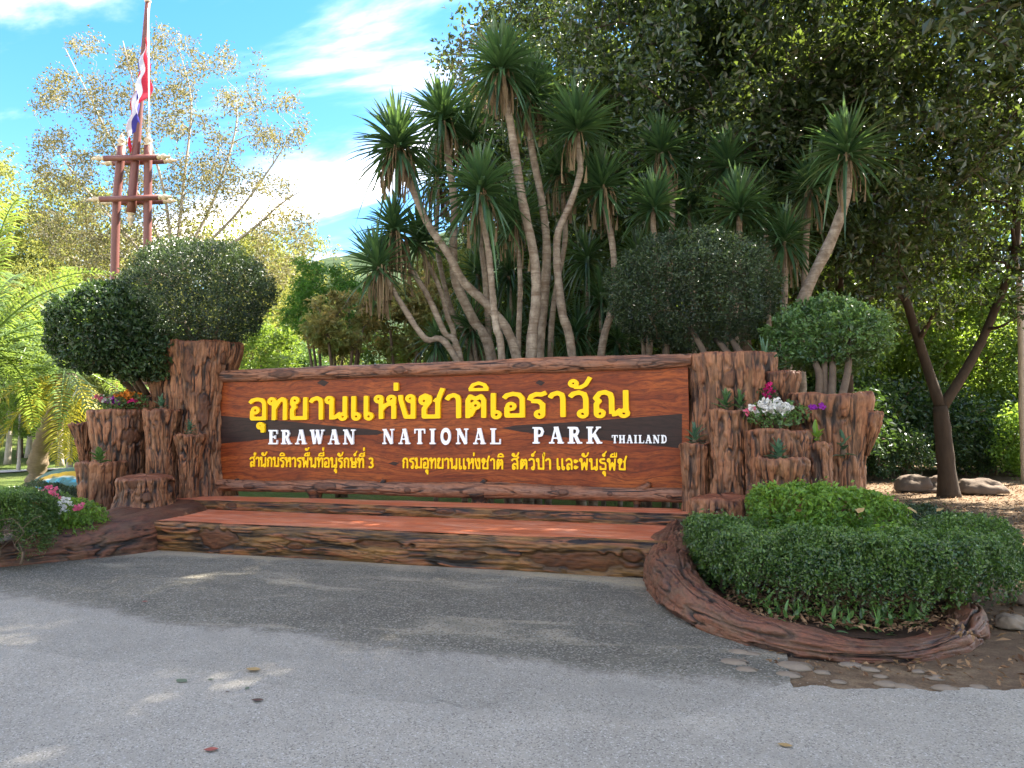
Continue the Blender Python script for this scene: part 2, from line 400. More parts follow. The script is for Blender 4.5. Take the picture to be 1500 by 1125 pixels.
def wood_mat(name, c0, c1, c2, dark, rough=0.5, coat=0.03, sx=0.13, pale=None):
    m, nt, b, out = newmat(name); n = N(nt); v = n.obj()
    warp = n.noise(n.map(v, (0.5, 1, 1.4)), 1.3, 3, 0.5)
    add = n.node('ShaderNodeVectorMath', operation='ADD'); n.put(v, add.inputs[0])
    cb = n.node('ShaderNodeCombineXYZ'); n.put(n.math('MULTIPLY', warp, 0.35), cb.inputs[1]); n.put(n.math('MULTIPLY', warp, 0.5), cb.inputs[2])
    n.put(cb.outputs[0], add.inputs[1]); q = n.map(add.outputs[0], (sx, 1, 1))
    big = n.noise(q, 5, 4, 0.55, 0.6); fin = n.noise(q, 46, 5, 0.7)
    col = n.ramp(big, [(0.30, c0), (0.5, c1), (0.72, c2)])
    col = n.mix(n.ramp(fin, [(0.36, g3(0.75)), (0.56, g3(0))]), col, dark)
    wav = n.node('ShaderNodeTexWave', wave_type='BANDS', bands_direction='Z'); n.put(n.map(add.outputs[0], (0.35, 1, 1)), wav.inputs['Vector'])
    wav.inputs['Scale'].default_value = 3.2; wav.inputs['Distortion'].default_value = 9; wav.inputs['Detail'].default_value = 3; wav.inputs['Detail Scale'].default_value = 0.6
    col = n.mix(n.ramp(wav.outputs[1], [(0.0, g3(0.55)), (0.12, g3(0))]), col, dark)
    if pale:
        st_ = n.noise(n.map(v, (0.55, 2.6, 1), (3, 1, 0)), 2.4, 6, 0.68, 0.4); dt_ = n.noise(v, 1.1, 5, 0.7)
        col = n.mix(n.ramp(st_, [(0.50, g3(0)), (0.66, g3(0.75))]), col, pale)
        col = n.mix(n.ramp(dt_, [(0.54, g3(0)), (0.70, g3(0.5))]), col, dark)
    n.put(col, b.inputs['Base Color']); n.put(n.math('ADD', n.math('MULTIPLY', fin, 0.3), rough - 0.12), b.inputs['Roughness'])
    b.inputs['Coat Weight'].default_value = coat; b.inputs['Coat Roughness'].default_value = 0.2; b.inputs['Specular IOR Level'].default_value = 0.22
    n.put(n.bump(n.math('ADD', fin, n.math('MULTIPLY', wav.outputs[1], 0.3)), 0.25, 0.004), b.inputs['Normal'])
    return m
MAT['board'] = wood_mat('varnished_board', (0.14, 0.024, 0.007), (0.26, 0.055, 0.012), (0.36, 0.092, 0.018), (0.07, 0.013, 0.005))
MAT['wedge'] = wood_mat('dark_painted_wedge', (0.026, 0.012, 0.010), (0.036, 0.017, 0.013), (0.046, 0.022, 0.017), (0.012, 0.007, 0.006))
MAT['seat'] = wood_mat('red_polished_cement', (0.44, 0.105, 0.040), (0.55, 0.15, 0.060), (0.55, 0.22, 0.13), (0.30, 0.08, 0.045), rough=0.46, coat=0.1, sx=0.2, pale=(0.60, 0.30, 0.20))
MAT['yellow'] = plain('yellow_enamel', (0.95, 0.56, 0.005), 0.5, 0.2, 0.04)
MAT['white'] = plain('white_enamel', (0.80, 0.80, 0.82), 0.35, 0.5, 0.03)
MAT['soil'] = plain('dark_soil', (0.045, 0.028, 0.018), 0.95, 0.1, 0.5, 20, 0.8)
MAT['post'] = plain('brown_post_paint', (0.15, 0.052, 0.042), 0.45, 0.4, 0.3, 14, 0.2, (1, 1, 0.2))
MAT['gold'] = plain('gold_cream_paint', (0.50, 0.40, 0.26), 0.5, 0.5, 0.15, 10)
MAT['trunk'] = plain('grey_brown_tree_bark', (0.12, 0.083, 0.055), 0.85, 0.2, 0.55, 9, 0.9, (1, 1, 0.25))
MAT['dark_trunk'] = plain('dark_tree_bark', (0.055, 0.038, 0.026), 0.9, 0.15, 0.6, 7, 1.0, (1, 1, 0.3))
MAT['pale_trunk'] = plain('pale_tree_bark', (0.36, 0.31, 0.25), 0.85, 0.2, 0.4, 9, 0.6, (1, 1, 0.4))
MAT['stone'] = plain('river_stone', (0.19, 0.15, 0.11), 0.8, 0.25, 0.4, 6, 0.7)
MAT['rock'] = plain('dark_rock', (0.13, 0.095, 0.07), 0.9, 0.2, 0.5, 3, 0.9)

# ---------------------------------------------------------------- setting: ground, road, apron, lawn, hills
def ground_mat():
    m, nt, b, out = newmat('dirt_ground'); n = N(nt); v = n.obj()
    f1 = n.noise(v, 0.7, 5, 0.6); f2 = n.noise(v, 7, 6, 0.7); f3 = n.noise(v, 60, 4, 0.7)
    col = n.ramp(f2, [(0.3, (0.09, 0.057, 0.034)), (0.5, (0.17, 0.115, 0.068)), (0.72, (0.29, 0.21, 0.125))])
    col = n.mix(n.ramp(f1, [(0.4, g3(0)), (0.65, g3(0.6))]), col, (0.12, 0.075, 0.045))
    col = n.mix(n.ramp(f3, [(0.35, g3(0.6)), (0.55, g3(0))]), col, (0.08, 0.055, 0.035))
    n.put(col, b.inputs['Base Color']); b.inputs['Roughness'].default_value = 0.95; b.inputs['Specular IOR Level'].default_value = 0.15
    n.put(n.bump(n.math('ADD', f2, n.math('MULTIPLY', f3, 0.5)), 0.8, 0.04), b.inputs['Normal'])
    return m
def asphalt(n, v, c0, c1, stone, density, tan, tanlim, dark, coarse=150, seed=0.0):
    v = n.map(v, (1, 1, 1), (seed, seed * 2, 0))
    big = n.noise(v, 0.55, 6, 0.62, 0.5); mid = n.noise(v, 3.2, 6, 0.68); fine = n.noise(v, 190, 3, 0.75); st = n.noise(n.map(v, (0.35, 1.0, 1)), 1.7, 6, 0.65, 0.8)
    col = n.mix(n.ramp(mid, [(0.3, g3(0)), (0.7, g3(1))]), c0, c1)
    col = n.mix(n.ramp(big, [(0.40, g3(0)), (0.66, g3(0.65))]), col, dark)
    col = n.mix(n.ramp(st, tanlim), col, tan)
    vc = n.vor(v, coarse, out='Color'); sp = n.node('ShaderNodeSeparateColor'); n.put(vc, sp.inputs[0])
    col = n.mix(n.ramp(sp.outputs[0], [(1 - density, g3(0)), (1 - density + 0.03, g3(0.85))]), col, stone)
    col = n.mix(n.ramp(sp.outputs[1], [(0.84, g3(0)), (0.9, g3(0.7))]), col, tuple(c * 0.3 for c in c0))
    vd = n.vor(v, 34, out='Color'); s2 = n.node('ShaderNodeSeparateColor'); n.put(vd, s2.inputs[0]); vdd = n.vor(v, 34)
    col = n.mix(n.math('MULTIPLY', n.ramp(s2.outputs[0], [(0.86, g3(0)), (0.90, g3(0.9))]), n.ramp(vdd, [(0.18, g3(1)), (0.30, g3(0))])), col, stone)
    col = n.mix(n.math('MULTIPLY', n.ramp(s2.outputs[1], [(0.88, g3(0)), (0.92, g3(0.7))]), n.ramp(vdd, [(0.18, g3(1)), (0.30, g3(0))])), col, tuple(c * 0.35 for c in c0))
    col = n.mix(n.ramp(fine, [(0.30, g3(0.6)), (0.62, g3(0))]), col, tuple(c * 0.5 for c in c0))
    ck = n.vor(n.map(n.mix(0.12, v, n.node('ShaderNodeTexNoise').outputs[1]), (1, 1, 1)), 0.42, 'DISTANCE_TO_EDGE')
    ck = n.math('MULTIPLY', n.ramp(ck, [(0.0, g3(1)), (0.006, g3(0))]), n.ramp(n.noise(v, 0.9, 3), [(0.56, g3(0)), (0.66, g3(0.4))]))
    col = n.mix(ck, col, tuple(c * 0.3 for c in c0))
    blot = n.noise(n.map(v, (0.5, 1, 1), (7, 3, 0)), 2.2, 7, 0.72, 0.3)
    col = n.mix(n.ramp(blot, [(0.52, g3(0)), (0.70, g3(0.6))]), col, dark)
    h = n.math('ADD', n.math('MULTIPLY', n.vor(v, coarse), 0.6), n.math('ADD', fine, n.math('MULTIPLY', mid, 1.5)))
    return col, h
def road_mat(name, *a, bumpd=0.5):
    m, nt, b, out = newmat(name); n = N(nt); v = n.obj(); col, h = asphalt(n, v, *a)
    n.put(col, b.inputs['Base Color']); b.inputs['Roughness'].default_value = 0.85; b.inputs['Specular IOR Level'].default_value = 0.25
    n.put(n.bump(h, bumpd, 0.008), b.inputs['Normal']); return m
ROAD = ((0.315, 0.288, 0.238), (0.40, 0.366, 0.30), (0.50, 0.47, 0.42), 0.14, (0.43, 0.37, 0.28), [(0.56, g3(0)), (0.78, g3(0.4))], (0.255, 0.236, 0.198), 130)
APRON = ((0.13, 0.119, 0.092), (0.225, 0.203, 0.155), (0.36, 0.335, 0.28), 0.20, (0.35, 0.305, 0.22), [(0.545, g3(0)), (0.63, g3(0.85))], (0.10, 0.092, 0.072), 80)
SUN_DUST = ((0.34, 0.285, 0.20), (0.43, 0.36, 0.25), (0.5, 0.46, 0.38), 0.05, (0.46, 0.38, 0.22), [(0.5, g3(0)), (0.7, g3(0.7))], (0.24, 0.21, 0.165), 150)  # sandy dust, warmed so the sun patches are painted into its colour
def apron_mat():
    """worn apron: dark gravelly middle, fading raggedly into the pale road on one side and pale dust tinted with warm sunlight at the bench foot"""
    m, nt, b, out = newmat('gravelly_apron'); n = N(nt); v = n.obj()
    sp = n.node('ShaderNodeSeparateXYZ'); n.put(v, sp.inputs[0]); x, y = sp.outputs[0], sp.outputs[1]
    ca, ha = asphalt(n, v, *APRON); cr, hr = asphalt(n, v, *ROAD); cd, hd = asphalt(n, v, *SUN_DUST)
    def curve(pts):                              # y as a function of x, between x = -13 and 1
        r = n.ramp(n.math('DIVIDE', n.math('ADD', x, 13.0), 14.0), [((p + 13) / 14, g3((q - 3) / 7)) for p, q in pts]); return n.math('ADD', n.math('MULTIPLY', r, 7.0), 3.0)
    e = curve([(-13, 6.2), (-9, 5.6), (-7, 5.45), (-5, 5.12), (-2.7, 5.0), (-0.2, 4.95), (1, 5.0)])
    wob = n.math('ADD', n.math('MULTIPLY', n.math('SUBTRACT', n.noise(v, 1.1, 7, 0.68), 0.5), 1.0), n.math('MULTIPLY', n.math('SUBTRACT', n.noise(v, 9, 6, 0.7), 0.5), 0.35))
    d = n.math('ADD', n.math('SUBTRACT', y, e), wob)
    f = n.ramp(n.math('ADD', d, 0.5), [(0.36, g3(0)), (0.50, g3(0.75)), (0.66, g3(1))])
    col = n.mix(f, cr, ca)
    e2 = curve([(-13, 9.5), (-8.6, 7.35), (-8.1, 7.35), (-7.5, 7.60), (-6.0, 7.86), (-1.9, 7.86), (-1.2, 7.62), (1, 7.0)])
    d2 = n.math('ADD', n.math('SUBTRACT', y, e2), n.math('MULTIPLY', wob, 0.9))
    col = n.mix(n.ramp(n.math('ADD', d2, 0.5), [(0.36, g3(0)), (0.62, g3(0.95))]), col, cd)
    n.put(col, b.inputs['Base Color']); b.inputs['Roughness'].default_value = 0.88; b.inputs['Specular IOR Level'].default_value = 0.25
    n.put(n.bump(ha, 0.9, 0.008), b.inputs['Normal']); return m
MAT['ground'] = ground_mat()
MAT['road'] = road_mat('pale_worn_asphalt', *ROAD)
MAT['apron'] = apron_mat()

def disc_sheet(name, radii, z, mat, c=(0, 0)):
    nang = 96; an = np.linspace(0, 2 * math.pi, nang, endpoint=False)
    V = [(c[0], c[1], z)]
    for r in radii: V += [(c[0] + r * math.cos(a), c[1] + r * math.sin(a), z) for a in an]
    V = np.array(V); i = np.arange(nang); j = (i + 1) % nang
    F3 = np.stack([np.zeros(nang, int), 1 + i, 1 + j], 1); F4 = []
    for k in range(len(radii) - 1):
        a, b2 = 1 + k * nang, 1 + (k + 1) * nang
        F4.append(np.stack([a + i, b2 + i, b2 + j, a + j], 1))
    return link(name, mesh_np(name, V, [F3, np.concatenate(F4)], True), mat)
g = disc_sheet('ground', [8, 30, 100, 400, 1500, 4500], 0.0, MAT['ground']); g['kind'] = 'structure'

def strip_sheet(name, xs, lo, hi, z, mat, zt=None):
    """sheet between v = lo(x) and v = hi(x)"""
    V = []; nv = 2
    for x, a, b2 in zip(xs, lo, hi): V += [(x, a, z), (x, b2, z)]
    return link(name, mesh_np(name, np.array(V), gridfaces(len(xs), 2)[:, ::-1], True), mat)
xs = np.concatenate([np.linspace(-90, -14, 20), np.linspace(-13.9, 6, 1000), np.linspace(6.2, 90, 20)])
def n1(x, f, s): return fbm(np.stack([x * f, 0 * x + 3.3, 0 * x + s], -1), s, 4)
edge = np.interp(xs, [-90, -13, -7.5, -5.5, -2.7, -0.2, 0.4, 1.5, 3, 8, 90], [7.5, 6.2, 5.45, 5.1, 4.98, 4.93, 5.02, 5.32, 5.5, 5.8, 8.0]) + 0.13 * n1(xs, 1.3, 4) + 0.07 * n1(xs, 6, 9) + 0.03 * n1(xs, 22, 12)
xa = np.linspace(-13, 0.15, 500)
hi = np.interp(xa, [-13, -9.2, -8.6, -7.7, -1.1, -0.9, -0.55, 0.15], [5.6, 6.2, 7.4, 8.25, 8.25, 7.6, 6.2, 5.75]) + 0.02 * n1(xa, 5, 2)
lo = np.interp(xa, [-13, -8, -2, -0.5, 0.0, 0.15], [5.0, 4.2, 4.0, 4.2, 4.85, 5.05]) + 0.05 * n1(xa, 6, 7)
L_, R_ = xs < -13.001, xs > 0.151
rx = np.concatenate([xs[L_], xa, xs[R_]]); ry = np.concatenate([edge[L_], lo, edge[R_]])
r = strip_sheet('asphalt_road', rx, np.full(len(rx), -60.0), ry, 0.012, MAT['road']); r['kind'] = 'structure'
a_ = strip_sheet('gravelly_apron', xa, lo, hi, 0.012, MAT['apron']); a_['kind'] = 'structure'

def grass_mat():
    m, nt, b, out = newmat('mown_grass'); n = N(nt); v = n.obj()
    f1 = n.noise(v, 0.35, 5, 0.6); f2 = n.noise(v, 9, 6, 0.75); f3 = n.noise(v, 70, 3, 0.7)
    col = n.ramp(f1, [(0.35, (0.07, 0.12, 0.02)), (0.55, (0.125, 0.17, 0.03)), (0.7, (0.17, 0.17, 0.05))])
    col = n.mix(n.ramp(f2, [(0.3, g3(0.8)), (0.6, g3(0))]), col, (0.04, 0.065, 0.012))
    n.put(col, b.inputs['Base Color']); b.inputs['Roughness'].default_value = 0.9; b.inputs['Specular IOR Level'].default_value = 0.2
    n.put(n.bump(n.math('ADD', f2, f3), 1.0, 0.06), b.inputs['Normal'])
    return m
MAT['grass'] = grass_mat()
def lawn_h(X, Y):
    D = X * FW0[0] + Y * FW0[1]; Lx = X * RT[0] + Y * RT[1]
    return 0.03 + 2.3 * sstep(31, 54, D) + 3.0 * sstep(52, 110, D) + 0.25 * fbm(np.stack([X * .1, Y * .1, 0 * X], -1), 3, 3) * sstep(30, 40, D) + 0.03 * noise(np.stack([X * .8, Y * .8, 0 * X], -1), 8)
gx, gy = np.meshgrid(np.linspace(-110, 0, 150), np.linspace(11.6, 130, 150), indexing='ij')
gx = gx + (gy - 11.6) * -0.05
V = np.stack([gx, gy, lawn_h(gx, gy)], -1).reshape(-1, 3)
V[V[:, 0] > -0.9, 2] -= 0.06
o = link('lawn', mesh_np('lawn', V, gridfaces(150, 150)), MAT['grass']); o['kind'] = 'structure'
# pale path across the lawn
path_c = [gp(-260, 706) , gp(-60, 697), gp(40, 691), gp(150, 688), gp(330, 690), gp(560, 694)]
P = spline(path_c, 60); T, A, B = frames(P); A = np.cross(T, UPV)
V = []
for p, a in zip(P, A):
    for s in (-0.9, 0.9):
        q = p + a * s; q[2] = float(lawn_h(q[0], q[1])) + 0.05; V.append(q)
MAT['path'] = plain('pale_path_concrete', (0.42, 0.40, 0.37), 0.85, 0.2, 0.2, 3, 0.3)
o = link('garden_path', mesh_np('garden_path', np.array(V), gridfaces(60, 2)), MAT['path']); o['kind'] = 'structure'

def hill(name, pts, D, seed, mat, rough=10):
    """ridge through image heights pts [(px, py)] at distance D"""
    ppx = np.linspace(pts[0][0], pts[-1][0], 260); ppy = np.interp(ppx, [p[0] for p in pts], [p[1] for p in pts])
    V = []; rows = 26
    for k, (x, y) in enumerate(zip(ppx, ppy)):
        top = wp(x, y, D)
        for j in range(rows):
            f = j / (rows - 1)
            q = top.copy(); q[:2] = top[:2] * (0.62 + 0.38 * f); q[2] = top[2] * f ** 1.2
            V.append(q)
    V = np.array(V); V[:, 2] += rough * 0.5 * fbm(V / (rough * 2.2), seed, 3) + rough * 0.35 * np.abs(noise(V / (rough * 0.45), seed + 4)); V[::rows, 2] = -3
    o = link(name, mesh_np(name, V, gridfaces(260, rows)), mat); o['kind'] = 'structure'
    return o
MAT['hill'] = plain('forested_hillside', (0.055, 0.085, 0.04), 0.95, 0.1, 0.7, 0.16, 0.0)
hill('forested_hill', [(-900, 470), (-300, 430), (100, 440), (300, 430), (430, 402), (470, 385), (520, 371), (600, 352), (700, 330), (900, 360), (1400, 420), (2300, 480)], 620, 5, MAT['hill'], 14)

# ---------------------------------------------------------------- stepped bench in front of the sign
bench = empty('stepped_bench', (-4.4, 8.8, 0), 'long two-tier bench in front of the sign, red polished tops over carved log-look fronts', 'bench')
def bark_wall(name, x0, x1, prof, parent, mat, seed, amp, knots, res=0.012, f=11, stretch=0.11, tail=0.0):
    prof = np.array(prof, float); L = np.concatenate([[0], np.cumsum(np.hypot(np.diff(prof[:, 0]), np.diff(prof[:, 1])))])
    m = int(L[-1] / res) + 2; t = np.linspace(0, L[-1], m); v = np.interp(t, L, prof[:, 0]); z = np.interp(t, L, prof[:, 1])
    for _ in range(4):
        v[1:-1] = .25 * v[:-2] + .5 * v[1:-1] + .25 * v[2:]; z[1:-1] = .25 * z[:-2] + .5 * z[1:-1] + .25 * z[2:]
    dv, dz = np.gradient(v), np.gradient(z); q = np.hypot(dv, dz); nv_, nz_ = -dz / q, dv / q
    n_ = int((x1 - x0) / res); x = np.linspace(x0, x1, n_)
    X = np.broadcast_to(x[None, :], (m, n_)); Tt = np.broadcast_to(z[:, None], (m, n_)); Vv = np.broadcast_to(v[:, None], (m, n_))
    wz = Tt + 0.09 * fbm(np.stack([X * 0.8, 0 * X, Tt * 1.5], -1), seed + 70, 2)
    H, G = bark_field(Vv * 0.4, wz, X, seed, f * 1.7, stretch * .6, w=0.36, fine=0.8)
    H, G, K = knot_field(H, G, X, Tt, knots)
    fade = sstep(0, 0.03, (L[-1] - t))[:, None]
    H = H * fade
    low = 0.022 * noise(np.stack([X * 1.1, Vv, Tt * 3], -1), seed + 33)
    Dd = H * amp + low
    Vt = np.stack([X, Vv + Dd * nv_[:, None], Tt + Dd * nz_[:, None] * 0.6], -1).reshape(-1, 3)
    me = mesh_np(name, Vt, gridfaces(m, n_)[:, ::-1], True, {'groove': G.ravel(), 'knot': K.ravel(), 'cut': np.zeros(G.size)})
    return link(name, me, mat, parent)
def kx(px, py, rx, ry, v, d):                 # knot on the sign-parallel plane v
    p = vp(px, py, v); D = p @ FW0
    return (p[0], p[2], rx / FPX * D, ry / FPX * D, d)
bark_wall('lower_front', -7.9, -0.95, [(8.03, -0.03), (8.0, 0.1), (7.985, 0.28), (7.99, 0.36), (8.03, 0.395), (8.10, 0.400)], bench, MAT['front'], 11, 0.022,
          [kx(316, 789, 33, 15, 8.0, -1.0), kx(560, 798, 40, 5, 8.0, -2.2), kx(850, 822, 78, 13, 8.0, -1.5), kx(690, 812, 18, 4, 8.0, -1.2), kx(430, 800, 14, 5, 8.0, -0.6), kx(925, 815, 14, 9, 8.0, -0.8)])
bark_wall('upper_front', -8.4, -0.85, [(9.45, 0.38), (9.44, 0.43), (9.44, 0.50), (9.46, 0.53), (9.52, 0.537)], bench, MAT['front'], 23, 0.015,
          [kx(338, 740, 9, 3.6, 9.45, -1.8), kx(455, 744, 14, 3.2, 9.45, -0.6), kx(548, 747, 18, 2.2, 9.45, -1.6), kx(650, 749, 16, 4, 9.45, -0.6), kx(735, 751, 10, 3, 9.45, -1.4), kx(782, 753, 17, 3.6, 9.45, -1.9), kx(905, 758, 28, 4, 9.45, -0.9)], f=13)
def seat(name, x0, x1, v0, v1, z, seed):
    nx, ny = 260, 60
    X, Y = np.meshgrid(np.linspace(x0, x1, nx), np.linspace(v0, v1, ny), indexing='ij')
    Z = z + 0.008 * fbm(np.stack([X * 1.2, Y * 3, 0 * X], -1), seed, 3) + 0.0025 * noise(np.stack([X * 4, Y * 22, 0 * X], -1), seed + 2)
    return link(name, mesh_np(name, np.stack([X, Y, Z], -1).reshape(-1, 3), gridfaces(nx, ny)), MAT['seat'], bench)
seat('seat', -8.5, -0.9, 8.075, 9.50, 0.3965, 3)
seat('seat', -8.8, -0.8, 9.50, 10.22, 0.534, 4)
mb = MB(); mb.box(-8.7, -0.85, 10.19, 10.225, 0, 0.528); mb.build('back_edge', MAT['front'], bench)

# ---------------------------------------------------------------- kerbs shaped like roots
bark_sweep('root_kerb', MAT['kerb'], [(-9.0, 10.6, .14), (-8.9, 9.7, .14), (-8.55, 8.75, .14), (-8.36, 8.0, .12), (-8.62, 7.25, .08), (-9.08, 6.5, .03), (-9.5, 5.6, -.03), (-9.8, 4.9, -.1)],
           [.75, .72, .68, .66, .50, .44, .36, .3], [.38, .38, .36, .34, .30, .22, .17, .12], None, 41, 0.028, 0.018, 4.5, knots=[(2.95, -0.35, .10, .05, -0.6), (2.55, -0.1, .09, .06, -0.8), (3.6, -0.4, .1, .04, -1)], f=13, top_smooth=0.7, stretch=0.09)
tag(bpy.data.objects['root_kerb'], 'broad root-shaped kerb sloping down to the left of the bench beside the dark clipped bush', 'kerb', 'carved root kerbs beside the bench')
o = bark_sweep('root_kerb', MAT['kerb'], [(-0.86, 10.4, .10), (-0.90, 9.6, .09), (-0.96, 8.8, .08), (-0.93, 8.0, .08), (-0.80, 7.3, .07), (-0.55, 6.55, .06), (-0.12, 5.98, .03), (0.35, 5.72, .02), (0.85, 5.8, .02), (1.28, 6.22, .02), (1.52, 6.8, .02), (1.62, 7.5, 0.0), (1.62, 8.2, -.05)],
           [.28, .27, .26, .26, .23, .17, .13, .12, .12, .15, .14, .14, .12], [.40, .37, .34, .33, .29, .22, .16, .14, .13, .13, .14, .14, .14], None, 57, 0.034, 0.013, 3.4, knots=[(2.75, -0.25, .10, .075, -0.4), (3.9, -0.2, .28, .05, -1.2), (4.9, 0.0, .14, .03, -.8)], f=13, top_smooth=0.2, stretch=0.10)
tag(o, 'curling root-shaped kerb that wraps the hedge bed at the right end of the bench', 'kerb', 'carved root kerbs beside the bench')
# soil in the beds
def poly_sheet(name, pts, z, mat, kind='structure', dz=0.03, seed=1):
    P = np.array(pts, float); c = P.mean(0); V = [(c[0], c[1], z + .02)]; k = len(P); rings = 9
    for r_ in range(1, rings + 1):
        for p in P: q = c + (p - c) * r_ / rings; V.append((q[0], q[1], z))
    V = np.array(V); V[:, 2] += dz * fbm(V * 3, seed, 3)
    i = np.arange(k); j = (i + 1) % k
    F3 = np.stack([0 * i, 1 + i, 1 + j], 1); F4 = np.concatenate([np.stack([1 + r_ * k + i, 1 + (r_ + 1) * k + i, 1 + (r_ + 1) * k + j, 1 + r_ * k + j], 1) for r_ in range(rings - 1)])
    o = link(name, mesh_np(name, V, [F3, F4]), mat); o['kind'] = kind
    return o
poly_sheet('bed_soil', spline([(-0.7, 10.4), (-0.8, 8.2), (-0.5, 6.8), (0.1, 6.1), (0.8, 5.95), (1.35, 6.5), (1.5, 7.6), (1.3, 9), (1.5, 10.5), (-0.7, 10.4)], 60)[:-1], 0.10, MAT['soil'])
poly_sheet('bed_soil', spline([(-8.9, 8.0), (-9.0, 7.0), (-9.6, 6.0), (-12, 6.5), (-12.5, 9), (-10.5, 10), (-9.0, 9.0), (-8.9, 8.0)], 60)[:-1], 0.10, MAT['soil'], seed=5)

# ---------------------------------------------------------------- entrance sign
sign = empty('entrance_sign', (-4.9, 10.4, 0), 'wide varnished wooden park name board with yellow Thai and white English lettering', 'sign')
PV = 10.34
mb = MB(); mb.box(-8.85, -0.9, PV, PV + 0.09, 0.74, 2.50); mb.build('board', MAT['board'], sign, smooth=False)
def plate(name, pts2, v0, thick, mat, parent):
    pts = [vp(x, y, PV) for x, y in pts2]; k = len(pts)
    V = [(p[0], v0, p[2]) for p in pts] + [(p[0], v0 - thick, p[2]) for p in pts]
    me = bpy.data.meshes.new(name)
    me.from_pydata(V, [], [tuple(range(k, 2 * k)), *[(i, (i + 1) % k, k + (i + 1) % k, k + i) for i in range(k)]])
    me.update(); return link(name, me, mat, parent)
plate('painted_wedge', [(314, 608), (420, 617), (500, 625), (553, 630), (563, 634), (552, 637), (440, 638.5), (380, 644), (314, 651)], PV + .002, 0.006, MAT['wedge'], sign)
plate('painted_wedge', [(735, 627), (755, 623), (860, 617), (999, 606), (999, 657), (900, 646), (820, 640), (760, 632)], PV + .002, 0.006, MAT['wedge'], sign)
for cxp, cyp, w_, h_ in ((792, 561, 8, 4), (474, 561, 10, 5), (578, 679, 9, 3)):
    plate('painted_knot', [(cxp - w_, cyp), (cxp - 2, cyp - h_), (cxp + w_ * .8, cyp - 1), (cxp + 1, cyp + h_)], PV + .002, 0.005, MAT['wedge'], sign)
def lk(px, ang, rs, rt, d, x0):               # knot on a log running along x
    p = vp(px, 600, PV); return (p[0] - x0, ang, rs, rt, d)
bark_sweep('top_log', MAT['log'], [(-8.95, 10.36, 2.535), (-7.5, 10.35, 2.53), (-6, 10.36, 2.535), (-4.5, 10.35, 2.53), (-3, 10.36, 2.54), (-1.6, 10.35, 2.53), (-0.85, 10.35, 2.535)],
           [.115, .125, .115, .122, .118, .112, .11], [.105, .115, .105, .11, .11, .105, .1], sign, 61, 0.013, 0.011, 2.2,
           knots=[(0.55, math.pi - .3, .05, .05, 0.1)] + [lk(px, a, rs, rt, d, -8.95) for px, a, rs, rt, d in ((420, 0, .24, .07, 0.2), (590, 0, .09, .06, 0.6), (772, 0, .13, .045, -.2), (900, .3, .06, .03, -.3))], f=14, stretch=0.1)
bark_sweep('bottom_log', MAT['log'], [(-8.8, 10.28, .715), (-7.6, 10.28, .70), (-6.4, 10.29, .72), (-5, 10.28, .705), (-3.6, 10.28, .72), (-2.2, 10.28, .70), (-0.9, 10.28, .71)],
           [.105, .11, .12, .11, .125, .11, .10], [.10, .10, .112, .105, .118, .1, .095], sign, 71, 0.014, 0.011, 2.1,
           knots=[lk(px, a, rs, rt, d, -8.8) for px, a, rs, rt, d in ((375, 0, .08, .04, .5), (483, 0, .22, .06, .3), (605, -.1, .05, .04, .4), (829, 0.1, .075, .055, .5), (895, .1, .035, .035, .5), (980, -.2, .04, .03, .3))], f=14, stretch=0.1)
for px, py, h_, lean in ((348, 705, .07, 0), (563, 705, .10, .03), (711, 704, .13, .10), (952, 709, .12, .16)):
    p = vp(px, py, PV - .06); q = np.array([p[0], PV - .07, 0.74])
    mb = MB(); mb.tube(spline([q + (-lean, 0, 0), q + (-.3 * lean, 0, h_ * .6), q + (0, -.01, h_)], 6), [.075, .06, .052, .046, .042, .036], 10); mb.build('branch_stub', MAT['log'], sign)
for px, w_ in ((322, .10), (462, .13), (703, .15), (932, .06)):
    p = vp(px, 724, PV - .04)
    mb = MB(); mb.tube(spline([(p[0], PV - .05, .50), (p[0] + .01, PV - .05, .58), (p[0], PV - .05, .68)], 5), [w_ * .8, w_ * .75, w_ * .8, w_ * 1.0, w_ * 1.3], 12); mb.build('support_stub', MAT['log'], sign)

